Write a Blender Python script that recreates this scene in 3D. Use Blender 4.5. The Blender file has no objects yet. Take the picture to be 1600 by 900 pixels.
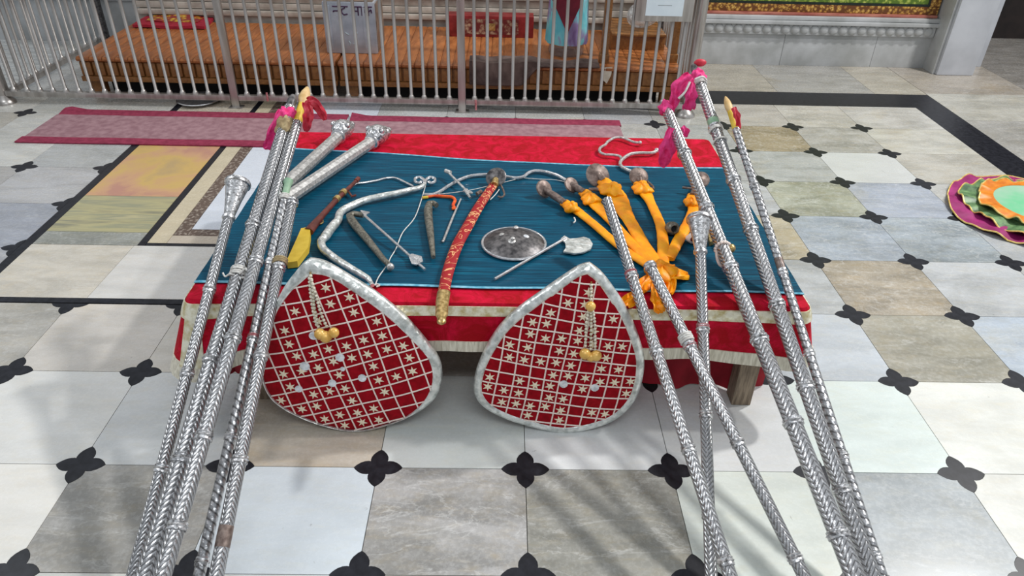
import bpy, bmesh, math, random
from mathutils import Vector, Matrix, Euler
random.seed(7)
PI = math.pi
scene = bpy.context.scene
COL = scene.collection

# ------------------------------------------------------------------ camera
FPX = 1133.948
YAW, PITCH, ROLL = -0.02002186, 0.58489468, 0.02577333
CAM = Vector((-0.0785961, -1.4100409, 1.5399567))
cy, sy, cp, sp, cr, sr = (math.cos(YAW), math.sin(YAW), math.cos(PITCH), math.sin(PITCH), math.cos(ROLL), math.sin(ROLL))
FWD = Vector((-sy*cp, cy*cp, -sp)); RT0 = Vector((cy, sy, 0)); UP0 = RT0.cross(FWD)
RT = cr*RT0 + sr*UP0; UP = -sr*RT0 + cr*UP0
cam_d = bpy.data.cameras.new('camera'); cam = bpy.data.objects.new('camera', cam_d); COL.objects.link(cam)
cam_d.sensor_width = 36; cam_d.lens = FPX/1600*36; cam_d.clip_start = .02
mw = Matrix.Identity(4)
for i in range(3):
    mw[i][0] = RT[i]; mw[i][1] = UP[i]; mw[i][2] = -FWD[i]; mw[i][3] = CAM[i]
cam.matrix_world = mw
scene.camera = cam

# ------------------------------------------------------------------ light
world = bpy.data.worlds.new('world'); scene.world = world; world.use_nodes = True
bgn = world.node_tree.nodes['Background']; bgn.inputs[0].default_value = (.86, .93, 1.0, 1); bgn.inputs[1].default_value = .40
def area(name, loc, target, sx, sz, power, color=(1, 1, 1)):
    l = bpy.data.lights.new(name, 'AREA'); l.shape = 'RECTANGLE'; l.size = sx; l.size_y = sz; l.energy = power; l.color = color
    o = bpy.data.objects.new(name, l); COL.objects.link(o); o.location = loc
    o.rotation_euler = (Vector(target)-Vector(loc)).to_track_quat('-Z', 'Y').to_euler()
    return o
area('hall_lamp_right', (4.0, 2.35, 5.0), (.2, .1, 0), .26, .26, 215, (1, .985, .96))
area('hall_lamp_far_right', (5.2, 1.1, 5.0), (.2, .1, 0), .26, .26, 125, (1, .985, .96))
area('fill_light_front', (.3, -1.9, 3.2), (0, .6, 0), 2.2, .5, 26, (.95, .98, 1))  # overhead fill area light from the front, fixture unseen
area('ceiling_tube_light_left', (-2.6, .8, 3.0), (-.4, .6, 0), .3, 1.6, 26, (.95, .98, 1))
area('fill_light_back', (-.6, 3.0, 3.0), (-.6, 3.0, 0), 2.4, .25, 14, (1, .97, .92))  # fill area light above the benches, no fixture seen there
scene.view_settings.view_transform = 'Standard'; scene.view_settings.look = 'None'
scene.view_settings.exposure = 0.07; scene.view_settings.gamma = 1.0; scene.view_settings.use_curve_mapping = False

# ------------------------------------------------------------------ pixel helpers (points on real planes)
def ray(px, py): return RT*((px-800)/FPX) + UP*((450-py)/FPX) + FWD
def onz(px, py, z=0.0):
    d = ray(px, py); return CAM + d*((z-CAM.z)/d.z)
def ony(px, py, y):
    d = ray(px, py); return CAM + d*((y-CAM.y)/d.y)
def atd(px, py, dep): return CAM + ray(px, py)*dep
def proj(P):
    d = P-CAM; w = d.dot(FWD); return 800+FPX*d.dot(RT)/w, 450-FPX*d.dot(UP)/w, w

# ------------------------------------------------------------------ mesh helpers
MW = {}
def reg(o, M=None): MW[o.name] = M if M is not None else Matrix.Identity(4); return o
class MB:
    def __init__(s): s.v = []; s.f = []
    def add(s, vs, fs):
        n = len(s.v); s.v += [Vector(v) for v in vs]; s.f += [tuple(i+n for i in f) for f in fs]; return s
    def box(s, x0, x1, y0, y1, z0, z1, b=0.0):
        if b <= 0:
            vs = [(x, y, z) for z in (z0, z1) for y in (y0, y1) for x in (x0, x1)]
            return s.add(vs, [(0, 2, 3, 1), (4, 5, 7, 6), (0, 1, 5, 4), (1, 3, 7, 5), (3, 2, 6, 7), (2, 0, 4, 6)])
        bm = bmesh.new(); bmesh.ops.create_cube(bm, size=1)
        for v in bm.verts: v.co = Vector(((x0+x1)/2+v.co.x*(x1-x0), (y0+y1)/2+v.co.y*(y1-y0), (z0+z1)/2+v.co.z*(z1-z0)))
        bmesh.ops.bevel(bm, geom=bm.edges[:]+bm.verts[:], offset=b, segments=2, affect='EDGES', profile=.7)
        bm.verts.index_update()
        s.add([v.co.copy() for v in bm.verts], [[v.index for v in f.verts] for f in bm.faces]); bm.free(); return s
    def prism(s, poly, z0, z1):
        n = len(poly)
        vs = [(p[0], p[1], z0) for p in poly]+[(p[0], p[1], z1) for p in poly]
        return s.add(vs, [tuple(range(n-1, -1, -1)), tuple(range(n, 2*n))]+[(i, (i+1) % n, n+(i+1) % n, n+i) for i in range(n)])
    def tube(s, path, rad, seg=10, rad2=None, up=Vector((0, 0, 1)), cap=True, closed=False):
        path = [Vector(p) for p in path]; n = len(path)
        if not hasattr(rad, '__len__'): rad = [rad]*n
        if rad2 is None: rad2 = rad
        if not hasattr(rad2, '__len__'): rad2 = [rad2]*n
        vs = []; prev = None
        for i, p in enumerate(path):
            a = path[(i-1) % n] if (closed or i > 0) else p
            b = path[(i+1) % n] if (closed or i < n-1) else p
            t = (b-a).normalized()
            side = t.cross(up)
            if side.length < .2: side = t.cross(Vector((0, 1, 0)) if prev is None else prev.cross(t))
            side.normalize(); w = side.cross(t).normalized(); prev = side
            for k in range(seg):
                an = 2*PI*k/seg; vs.append(p+side*math.cos(an)*rad[i]+w*math.sin(an)*rad2[i])
        fs = []
        m = n if closed else n-1
        for i in range(m):
            j = (i+1) % n
            for k in range(seg):
                l = (k+1) % seg; fs.append((i*seg+k, i*seg+l, j*seg+l, j*seg+k))
        if cap and not closed:
            fs.append(tuple(range(seg-1, -1, -1))); fs.append(tuple((n-1)*seg+k for k in range(seg)))
        return s.add(vs, fs)
    def lathe(s, prof, seg=20, M=None):
        vs = []; n = len(prof)
        for r, z in prof:
            for k in range(seg):
                a = 2*PI*k/seg; vs.append(Vector((r*math.cos(a), r*math.sin(a), z)))
        if M is not None: vs = [M @ v for v in vs]
        fs = [(i*seg+k, i*seg+(k+1) % seg, (i+1)*seg+(k+1) % seg, (i+1)*seg+k) for i in range(n-1) for k in range(seg)]
        if prof[0][0] > 1e-6: fs.append(tuple(range(seg-1, -1, -1)))
        if prof[-1][0] > 1e-6: fs.append(tuple((n-1)*seg+k for k in range(seg)))
        return s.add(vs, fs)
    def sphere(s, c, r, seg=12, rings=8, M=None, sc=(1, 1, 1)):
        prof = [(r*math.sin(PI*i/rings)+1e-7, -r*math.cos(PI*i/rings)) for i in range(rings+1)]
        T = Matrix.Translation(Vector(c)) @ (M if M is not None else Matrix.Identity(4)) @ Matrix.Diagonal((*sc, 1))
        return s.lathe(prof, seg, T)
    def grid(s, fn, nu, nv):
        vs = [fn(i/nu, j/nv) for j in range(nv+1) for i in range(nu+1)]
        return s.add(vs, [(j*(nu+1)+i, j*(nu+1)+i+1, (j+1)*(nu+1)+i+1, (j+1)*(nu+1)+i) for j in range(nv) for i in range(nu)])
    def sheet(s, fn, nu, nv, t, nrm):
        """thick sheet: fn surface plus a copy shifted by nrm*t, with rim"""
        A = [Vector(fn(i/nu, j/nv)) for j in range(nv+1) for i in range(nu+1)]
        N = len(A); d = Vector(nrm)*t
        vs = A+[a-d for a in A]; W = nu+1
        fs = [(j*W+i, j*W+i+1, (j+1)*W+i+1, (j+1)*W+i) for j in range(nv) for i in range(nu)]
        fs += [tuple(N+k for k in reversed(f)) for f in fs[:nu*nv]]
        rim = [i for i in range(W)]+[j*W+nu for j in range(1, nv+1)]+[nv*W+i for i in range(nu-1, -1, -1)]+[j*W for j in range(nv-1, 0, -1)]
        for a in range(len(rim)):
            b = rim[(a+1) % len(rim)]; a = rim[a]; fs.append((b, a, N+a, N+b))
        return s.add(vs, fs)
    def build(s, name, mat, parent=None, smooth=40, loc=None):
        me = bpy.data.meshes.new(name)
        if parent is not None: inv = MW[parent.name].inverted(); pm = MW[parent.name]
        elif loc is not None: inv = Matrix.Translation(-Vector(loc)); pm = Matrix.Identity(4)
        else: inv = Matrix.Identity(4); pm = inv
        me.from_pydata([inv @ v for v in s.v], [], s.f)
        bm = bmesh.new(); bm.from_mesh(me); bmesh.ops.recalc_face_normals(bm, faces=bm.faces); bm.to_mesh(me); bm.free()
        me.materials.append(mat)
        if smooth:
            me.polygons.foreach_set('use_smooth', [True]*len(me.polygons))
            me.set_sharp_from_angle(angle=math.radians(smooth))
        o = bpy.data.objects.new(name, me); COL.objects.link(o)
        if parent is not None: o.parent = parent; reg(o, pm.copy())
        elif loc is not None: o.location = loc; reg(o, Matrix.Translation(Vector(loc)))
        else: reg(o)
        return o
def tag(o, label, cat, group=None):
    o['label'] = label; o['category'] = cat
    if group: o['group'] = group
    return o
def thing(name, label, cat, loc=(0, 0, 0), group=None, M=None):
    o = bpy.data.objects.new(name, None); COL.objects.link(o); o.empty_display_size = .05
    M = M if M is not None else Matrix.Translation(Vector(loc))
    o.matrix_world = M; reg(o, M); return tag(o, label, cat, group)
def inst(src, name, parent, M):
    """copy of a mesh object sharing its data, placed at world matrix M under parent"""
    c = src.copy(); c.name = name; COL.objects.link(c); c.parent = parent; c.matrix_parent_inverse = Matrix.Identity(4)
    c.matrix_basis = MW[parent.name].inverted() @ M; reg(c, M); return c
def struct(o): o['kind'] = 'structure'; return o
def catmull(pts, n=6, closed=False):
    P = [Vector(p) for p in pts]; out = []; N = len(P)
    for i in range(N if closed else N-1):
        g = (lambda k: P[k % N]) if closed else (lambda k: P[max(0, min(N-1, k))])
        p0, p1, p2, p3 = g(i-1), g(i), g(i+1), g(i+2)
        for k in range(n):
            t = k/n
            out.append(.5*((2*p1)+(p2-p0)*t+(2*p0-5*p1+4*p2-p3)*t*t+(3*p1-p0-3*p2+p3)*t**3))
    if not closed: out.append(P[-1].copy())
    return out
def lerp(a, b, t): return a+(b-a)*t
def interp(xs, ys, x):
    if x <= xs[0]: return ys[0]
    for i in range(len(xs)-1):
        if x <= xs[i+1]: return lerp(ys[i], ys[i+1], (x-xs[i])/(xs[i+1]-xs[i]))
    return ys[-1]

# ------------------------------------------------------------------ materials
def srgb(r, g=None, b=None):
    if g is None: r, g, b = r
    f = lambda c: (c/255/12.92) if c/255 <= .04045 else ((c/255+.055)/1.055)**2.4
    return (f(r), f(g), f(b), 1)
class NT:
    def __init__(s, name):
        s.m = bpy.data.materials.new(name); s.m.use_nodes = True; s.t = s.m.node_tree; s.b = s.t.nodes['Principled BSDF']
    def n(s, typ, **kw):
        x = s.t.nodes.new(typ)
        for k, v in kw.items(): setattr(x, k, v)
        return x
    def l(s, a, b): s.t.links.new(a, b)
    def math(s, op, a, b=None, c=None):
        x = s.n('ShaderNodeMath', operation=op)
        for i, v in enumerate((a, b, c)):
            if v is None: continue
            if isinstance(v, (int, float)): x.inputs[i].default_value = v
            else: s.l(v, x.inputs[i])
        return x.outputs[0]
    def ramp(s, fac, stops):
        r = s.n('ShaderNodeValToRGB'); e = r.color_ramp.elements
        while len(e) < len(stops): e.new(.5)
        for i, (p, c) in enumerate(stops): e[i].position = p; e[i].color = c
        s.l(fac, r.inputs[0]); return r.outputs[0]
    def mix(s, fac, a, b, mode='MIX'):
        x = s.n('ShaderNodeMix', data_type='RGBA', blend_type=mode)
        for i, v in ((0, fac), (6, a), (7, b)):
            if isinstance(v, (int, float)): x.inputs[i].default_value = v
            elif isinstance(v, tuple): x.inputs[i].default_value = v
            else: s.l(v, x.inputs[i])
        return x.outputs[2]
    def coord(s, scale=(1, 1, 1), out='Object', rot=(0, 0, 0), loc=None):
        tc = s.n('ShaderNodeTexCoord'); mp = s.n('ShaderNodeMapping'); s.l(tc.outputs[out], mp.inputs[0])
        mp.inputs[3].default_value = scale; mp.inputs[2].default_value = rot
        if loc is not None: s.l(loc, mp.inputs[1])
        return mp.outputs[0]
    def noise(s, vec, scale, detail=4, rough=.55, dist=0):
        x = s.n('ShaderNodeTexNoise'); s.l(vec, x.inputs['Vector']); x.inputs['Scale'].default_value = scale
        x.inputs['Detail'].default_value = detail; x.inputs['Roughness'].default_value = rough; x.inputs['Distortion'].default_value = dist
        return x.outputs['Fac']
    def vor(s, vec, scale, feature='F1'):
        x = s.n('ShaderNodeTexVoronoi', feature=feature); s.l(vec, x.inputs['Vector']); x.inputs['Scale'].default_value = scale; return x.outputs['Distance']
    def bump(s, h, strength=.5, dist=.002):
        x = s.n('ShaderNodeBump'); x.inputs['Strength'].default_value = strength; x.inputs['Distance'].default_value = dist
        s.l(h, x.inputs['Height']); s.l(x.outputs[0], s.b.inputs['Normal'])
    def set(s, color=None, rough=.5, metal=0, spec=None, sheen=None):
        if color is not None:
            if isinstance(color, tuple): s.b.inputs['Base Color'].default_value = color
            else: s.l(color, s.b.inputs['Base Color'])
        if isinstance(rough, (int, float)): s.b.inputs['Roughness'].default_value = rough
        else: s.l(rough, s.b.inputs['Roughness'])
        s.b.inputs['Metallic'].default_value = metal
        if spec is not None: s.b.inputs['Specular IOR Level'].default_value = spec
        if sheen: s.b.inputs['Sheen Weight'].default_value = sheen[0]; s.b.inputs['Sheen Roughness'].default_value = .3; s.b.inputs['Sheen Tint'].default_value = sheen[1]
        return s.m
def simple(name, c1, c2, scale=20, rough=.5, metal=0, stretch=(1, 1, 1), bump=0, bd=.002, detail=4, sheen=None, lo=.35, hi=.65, spec=None):
    t = NT(name); v = t.coord(stretch); f = t.noise(v, scale, detail)
    col = t.ramp(f, [(lo, srgb(c1)), (hi, srgb(c2))])
    if bump: t.bump(f, bump, bd)
    return t.set(col, rough, metal, spec, sheen)

M = {}
# marble slabs: one material, the stone's own colour comes from each slab
def marble(name):
    t = NT(name); oi = t.n('ShaderNodeObjectInfo')
    off = t.math('MULTIPLY', oi.outputs['Random'], 57.0)
    cx = t.n('ShaderNodeCombineXYZ'); t.l(off, cx.inputs[0]); t.l(off, cx.inputs[1]); t.l(off, cx.inputs[2])
    v = t.coord((1, 1, 1), loc=cx.outputs[0])
    v2 = t.coord((1, 3.2, 1), loc=cx.outputs[0])
    rz = t.n('ShaderNodeCombineXYZ'); t.l(t.math('ADD', t.math('MULTIPLY', oi.outputs['Random'], 1.4), .2), rz.inputs[2])
    t.l(rz.outputs[0], v2.node.inputs[2])
    cloud = t.noise(v2, 3.4, 7, .62, .5); fine = t.noise(v, 70, 6, .7); mid = t.noise(v2, 13, 6, .7, .5)
    vein = t.noise(v2, 2.6, 6, .6, .7)
    vline = t.math('ABSOLUTE', t.math('SUBTRACT', vein, .5))
    vmask = t.ramp(vline, [(0.0, (1, 1, 1, 1)), (.010, (0, 0, 0, 1))])
    amt = oi.outputs['Alpha']
    base = oi.outputs['Color']
    dark = t.mix(1.0, base, (.60, .60, .59, 1), 'MULTIPLY')
    warm = t.mix(1.0, base, (1.0, .90, .72, 1), 'MULTIPLY')
    c = t.mix(t.math('MULTIPLY', t.ramp(cloud, [(.42, (0, 0, 0, 1)), (.62, (1, 1, 1, 1))]), amt), base, dark)
    c = t.mix(t.math('MULTIPLY', t.ramp(mid, [(.48, (0, 0, 0, 1)), (.70, (1, 1, 1, 1))]), t.math('ADD', t.math('MULTIPLY', amt, .55), .1)), c, warm)
    c = t.mix(t.math('MULTIPLY', t.ramp(fine, [(.47, (0, 0, 0, 1)), (.66, (1, 1, 1, 1))]), t.math('MULTIPLY', amt, .2)), c, (.85, .85, .84, 1))
    blot = t.noise(v, 2.3, 6, .66, .4)
    c = t.mix(t.math('MULTIPLY', t.ramp(blot, [(.50, (0, 0, 0, 1)), (.62, (1, 1, 1, 1))]), t.math('MULTIPLY', amt, .8)), c, t.mix(1.0, c, (.74, .73, .69, 1), 'MULTIPLY'))
    c = t.mix(t.math('MULTIPLY', t.ramp(blot, [(.30, (1, 1, 1, 1)), (.42, (0, 0, 0, 1))]), t.math('MULTIPLY', amt, .7)), c, t.mix(1.0, c, (1.0, .86, .62, 1), 'MULTIPLY'))
    c = t.mix(t.math('MULTIPLY', vmask, t.math('MULTIPLY', amt, .35)), c, (.80, .80, .78, 1))
    spots = t.noise(v, 30, 4, .65, .8)
    c = t.mix(t.math('MULTIPLY', t.ramp(spots, [(.70, (0, 0, 0, 1)), (.75, (1, 1, 1, 1))]), .45), c, (.16, .145, .13, 1))
    return t.set(c, t.math('ADD', t.math('MULTIPLY', fine, .2), .17), 0, .4)
M['marble'] = marble('polished_marble')
def onyx(name, stops, scale, stretch, dist):
    t = NT(name); f = t.noise(t.coord(stretch), scale, 5, .55, dist); g = t.noise(t.coord(), 30, 4)
    c = t.ramp(f, [(p, srgb(*q)) for p, q in stops]); return t.set(c, t.math('ADD', t.math('MULTIPLY', g, .15), .16), 0, .5)
M['onyx_yellow'] = onyx('yellow_peach_onyx', [(.36, (188, 138, 120)), (.45, (204, 160, 122)), (.55, (206, 172, 104)), (.66, (188, 160, 112))], 3.2, (1, 1, 1), .3)
M['onyx_green'] = onyx('green_banded_onyx', [(.34, (134, 132, 112)), (.47, (180, 172, 130)), (.56, (150, 150, 124)), (.68, (190, 180, 140))], 6, (.35, 3, 1), .5)
M['black_stone'] = simple('black_stone', (20, 21, 27), (38, 39, 46), 40, .35, spec=.35)
M['grout'] = simple('grout', (96, 92, 86), (130, 126, 118), 60, .8)
M['mosaic'] = simple('brown_shell_mosaic', (98, 82, 72), (190, 178, 165), 60, .35, lo=.5, hi=.72)
# embossed silver: relief follows the tube's own axis (local z) and angle
def emboss(name, kind, pitch, n, light=(206, 206, 208), dark=(88, 86, 86)):
    t = NT(name); tc = t.n('ShaderNodeTexCoord'); sx = t.n('ShaderNodeSeparateXYZ'); t.l(tc.outputs['Object'], sx.inputs[0])
    ang = t.math('DIVIDE', t.math('ARCTAN2', sx.outputs[1], sx.outputs[0]), 2*PI)
    z = t.math('DIVIDE', sx.outputs[2], pitch)
    if kind == 'chevron':
        tri = t.math('PINGPONG', t.math('MULTIPLY', t.math('ADD', ang, 1.0), n), .5)
        ph = t.math('ADD', z, t.math('MULTIPLY', tri, 3.4))
    else:
        ph = t.math('ADD', z, t.math('MULTIPLY', ang, n))
    h = t.math('MULTIPLY', t.math('PINGPONG', t.math('ADD', ph, 100.0), .5), 2.0)
    v = t.coord(); f = t.noise(v, 160, 3); f2 = t.noise(v, 9, 3)
    hh = t.math('ADD', h, t.math('MULTIPLY', f, .45))
    c = t.ramp(h, [(0.0, srgb(dark)), (.42, srgb(light))])
    c = t.mix(t.math('MULTIPLY', t.ramp(f, [(.45, (0, 0, 0, 1)), (.62, (1, 1, 1, 1))]), .40), c, srgb(130, 128, 129))
    c = t.mix(t.math('MULTIPLY', t.ramp(f2, [(.5, (0, 0, 0, 1)), (.7, (1, 1, 1, 1))]), .35), c, srgb(150, 148, 148))
    t.bump(hh, .55, .004)
    return t.set(c, .27, .8)
M['chevron'] = emboss('silver_chevron', 'chevron', .0145, 3)
M['chevron_fine'] = emboss('silver_fine_chevron', 'chevron', .0125, 3)
M['spiral'] = emboss('silver_spiral', 'spiral', .021, 2)
def engraved(name, c1, c2, scale, rough=.32, metal=.85, bump=.6):
    t = NT(name); v = t.coord(); d = t.vor(v, scale); f = t.noise(v, scale*.8, 4)
    h = t.math('ADD', d, f); t.bump(h, bump, .003)
    return t.set(t.ramp(f, [(.35, srgb(c1)), (.6, srgb(c2))]), rough, metal)
M['engraved'] = engraved('engraved_silver', (120, 118, 118), (236, 236, 238), 150, .3, .8, .35)
M['engraved_fine'] = engraved('finely_engraved_silver', (140, 138, 138), (226, 226, 228), 170, .3, .8, .14)
M['plain_silver'] = simple('plain_silver', (196, 196, 198), (240, 240, 242), 60, .26, .8, bump=.2)
M['dull_silver'] = simple('dull_silver', (166, 164, 162), (222, 220, 217), 90, .4, .65, bump=.3)
M['tinfoil'] = engraved('crinkled_silver_foil', (190, 194, 190), (246, 248, 244), 60, .3, .6, .6)
M['goldfoil'] = engraved('crinkled_gold_foil', (206, 190, 138), (252, 248, 226), 55, .32, .45, .6)
M['steel'] = simple('brushed_steel', (158, 152, 147), (196, 192, 188), 30, .32, .7, (1, 1, .1))
M['iron'] = simple('dark_iron', (62, 60, 62), (124, 120, 120), 60, .4, .5, bump=.3)
M['horn'] = simple('grey_cast_metal', (92, 88, 78), (150, 146, 134), 110, .45, .6, bump=.4)
M['bronze'] = simple('worn_grey_brown_metal', (98, 82, 76), (146, 130, 122), 70, .5, .5, bump=.3)
M['wood_red'] = simple('red_brown_wood', (82, 34, 28), (118, 56, 46), 40, .4, 0, (1, 1, .3))
M['yellow'] = simple('yellow_paint', (214, 178, 52), (232, 200, 76), 20, .5)
M['pale_wood'] = simple('pale_wood', (206, 168, 108), (226, 192, 138), 40, .5)
M['leg_wood'] = simple('weathered_wood', (108, 92, 76), (160, 142, 120), 30, .7, 0, (4, 4, .4), .3)
def velvet(name, base, hi, rough=.75):
    t = NT(name); v = t.coord((1, 1, 1)); f = t.noise(v, 16, 8, .72, .9); g = t.noise(t.coord((1, 2.5, 2.5)), 60, 3)
    m = t.math('MULTIPLY', t.ramp(f, [(.42, (0, 0, 0, 1)), (.64, (1, 1, 1, 1))]), .8)
    c = t.mix(m, srgb(base), srgb(hi)); t.bump(t.math('ADD', f, t.math('MULTIPLY', g, .3)), .5, .01)  # crushed-pile highlights put into the colour as random pink mottling
    return t.set(c, rough, 0, .2, (.08, srgb(255, 60, 100)))
M['velvet'] = velvet('crushed_red_velvet', (166, 0, 20), (226, 10, 62))
M['cushion_red'] = simple('deep_red_cloth', (140, 0, 16), (168, 4, 26), 60, .85, bump=.2, spec=.2)
M['under_red'] = simple('dark_red_cloth', (140, 8, 28), (170, 16, 40), 14, .8)
def satin():
    t = NT('teal_slub_satin'); v = t.coord((1.6, 70, 6)); f = t.noise(v, 3, 5, .7); g = t.noise(t.coord((1, 3, 1)), 3.5, 3)
    c = t.ramp(f, [(.34, srgb(0, 42, 62)), (.54, srgb(0, 74, 100)), (.70, srgb(10, 120, 148))])
    t.bump(t.math('ADD', f, t.math('MULTIPLY', g, 1.2)), .25, .006)
    return t.set(c, .5, 0, .16)
M['satin'] = satin()
M['satin_edge'] = simple('pale_teal_selvedge', (60, 150, 180), (140, 200, 220), 50, .4)
M['fringe'] = simple('silver_thread_fringe', (196, 188, 168), (240, 234, 216), 160, .5, .1, (1, 1, .1), .5)
M['cream_cord'] = simple('cream_cord', (242, 220, 208), (255, 244, 236), 200, .7)
M['star_thread'] = simple('pale_gold_thread', (236, 214, 178), (254, 244, 222), 300, .5)
M['white_cord'] = simple('white_cotton_cord', (196, 192, 186), (232, 230, 226), 120, .8)
M['orange'] = simple('orange_satin', (248, 142, 0), (255, 172, 4), 22, .45, 0, (1, 1, 1), .5, .012, spec=.4)
M['pink'] = simple('pink_net_cloth', (214, 24, 104), (240, 70, 146), 60, .7, bump=.3)
M['magenta'] = simple('magenta_cloth', (128, 16, 84), (166, 40, 116), 14, .5, bump=.3)
M['red_ribbon'] = simple('red_ribbon', (190, 30, 50), (220, 60, 80), 50, .5)
M['rag'] = simple('tan_rag', (130, 110, 78), (180, 160, 120), 50, .8, bump=.4)
M['gold_bead'] = simple('amber_bead', (214, 160, 70), (240, 196, 110), 30, .25, .1)
M['gold_metal'] = simple('worn_gold_metal', (150, 120, 64), (214, 186, 128), 90, .35, .7, bump=.3)
M['mirror'] = engraved('mirror_sequin', (206, 210, 216), (250, 252, 255), 90, .25, .3, .3)
M['green_glaze'] = simple('pale_green_paint', (120, 160, 130), (160, 190, 160), 30, .5)
M['carpet'] = simple('faded_pink_carpet', (142, 104, 112), (166, 130, 136), 26, .95, bump=.3)
M['carpet_edge'] = simple('maroon_carpet_binding', (128, 34, 62), (152, 52, 80), 40, .9)
def wood_bench(name, dark, light):
    t = NT(name); v = t.coord((9, 1.6, 9)); f = t.noise(v, 3.2, 5, .6, 1.6); g = t.noise(t.coord((1, 1, 1)), 4, 3)
    c = t.ramp(f, [(.3, srgb(dark)), (.66, srgb(light))]); c = t.mix(t.math('MULTIPLY', g, .35), c, srgb(96, 52, 34))
    t.bump(f, .2, .003); return t.set(c, .34, 0, .5)
M['bench'] = wood_bench('varnished_orange_wood', (142, 80, 42), (198, 126, 72))
M['bench_dark'] = wood_bench('brown_varnished_wood', (122, 80, 40), (168, 116, 62))
M['wall_marble'] = simple('white_wall_marble', (164, 166, 166), (192, 194, 196), 6, .4, detail=6)
M['pillar_marble'] = simple('blue_white_marble', (186, 189, 196), (204, 207, 214), 5, .35, detail=6)
M['shrine_marble'] = simple('aged_marble', (150, 140, 130), (196, 188, 178), 8, .45, detail=6)
def floral(name, bg, fg, accent, scale):
    t = NT(name); v = t.coord(); d = t.vor(v, scale); f = t.noise(v, scale*1.4, 3, .5, 2)
    c = t.ramp(d, [(.0, srgb(accent)), (.34, srgb(fg)), (.62, srgb(bg))]); c = t.mix(t.ramp(f, [(.52, (0, 0, 0, 1)), (.6, (1, 1, 1, 1))]), c, srgb(bg))
    return t.set(c, .4, 0)
M['green_floral'] = floral('green_floral_painting', (84, 112, 34), (156, 172, 70), (206, 206, 120), 34)
M['gold_scroll'] = floral('gold_scroll_border', (104, 60, 24), (200, 152, 70), (230, 196, 116), 42)
M['cream_scroll'] = floral('cream_scrollwork', (104, 34, 36), (150, 120, 100), (196, 168, 140), 34)
M['pink_stone'] = simple('pink_band', (150, 74, 66), (196, 130, 112), 20, .4, 0, (.3, 1, 1))
M['dark_paint'] = simple('dark_green_line', (14, 26, 22), (26, 40, 34), 20, .4)
M['passage'] = simple('dark_brown_plaster', (26, 20, 20), (44, 34, 32), 6, .8)
M['tin'] = simple('pale_tinplate', (158, 166, 178), (190, 196, 206), 9, .35, .35)
M['tin_side'] = simple('rusty_tinplate', (110, 92, 80), (150, 134, 120), 24, .5, .3)
M['ink'] = simple('purple_ink', (60, 34, 66), (78, 50, 84), 30, .7)
M['paper'] = simple('white_paper', (214, 228, 236), (226, 238, 244), 10, .7)
M['torn_paper'] = simple('cream_paper', (206, 196, 176), (226, 218, 200), 30, .8)
M['grey_ink'] = simple('grey_ink', (150, 160, 165), (160, 170, 175), 10, .7)
M['embroider_red'] = simple('crimson_cloth', (140, 14, 40), (172, 28, 52), 20, .7)
M['embroider'] = floral('gold_embroidery', (140, 24, 34), (196, 150, 40), (232, 206, 66), 28)
M['book_red'] = simple('red_lacquer', (112, 24, 28), (146, 42, 44), 20, .35)
def tiedye():
    t = NT('turquoise_tie_dye_cloth'); f = t.noise(t.coord((1, 1, .7)), 8, 3, .5, .8)
    c = t.ramp(f, [(.4, srgb(96, 190, 206)), (.5, srgb(130, 206, 216)), (.58, srgb(150, 130, 176)), (.7, srgb(120, 90, 140))])
    return t.set(c, .7)
M['tiedye'] = tiedye()
M['maroon'] = simple('maroon_cloth', (98, 12, 36), (124, 22, 46), 20, .7)
M['blanket'] = simple('brown_blanket', (74, 58, 54), (106, 88, 82), 14, .9, bump=.5, bd=.01)
def glassy(name, col, alpha, rough=.15):
    t = NT(name); m = t.set(srgb(col), rough, 0, .6); t.b.inputs['Alpha'].default_value = alpha
    f = t.noise(t.coord(), 22, 4, .6, 1); t.bump(f, .8, .02); return m
M['bag'] = glassy('clear_plastic', (214, 218, 222), .42)
M['jar'] = glassy('clear_jar_plastic', (178, 166, 164), .45)
M['mint'] = simple('mint_green_cloth', (104, 188, 138), (160, 190, 168), 5, .6, bump=.3, bd=.006, detail=3)
M['ruffle_orange'] = simple('orange_brocade', (198, 104, 16), (228, 140, 36), 30, .45, bump=.3)
M['ruffle_green'] = simple('green_brocade', (58, 92, 58), (120, 156, 104), 26, .45, bump=.4)
M['gold_piping'] = simple('gold_piping', (214, 176, 84), (244, 218, 140), 60, .4, .3)
M['red_thread'] = simple('red_thread', (150, 70, 76), (190, 130, 132), 120, .8)
M['scarlet'] = simple('orange_red_paint', (220, 60, 24), (244, 110, 40), 60, .4)
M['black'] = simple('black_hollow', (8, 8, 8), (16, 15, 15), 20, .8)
def brocade():
    t = NT('red_gold_brocade'); v = t.coord(); f = t.noise(v, 15, 2, .5, 2.2)
    d = t.math('ABSOLUTE', t.math('SUBTRACT', f, .52)); m = t.ramp(d, [(.014, (1, 1, 1, 1)), (.026, (0, 0, 0, 1))])
    return t.set(t.mix(m, srgb(160, 6, 20), srgb(232, 176, 120)), .6)
M['brocade'] = brocade()

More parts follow.
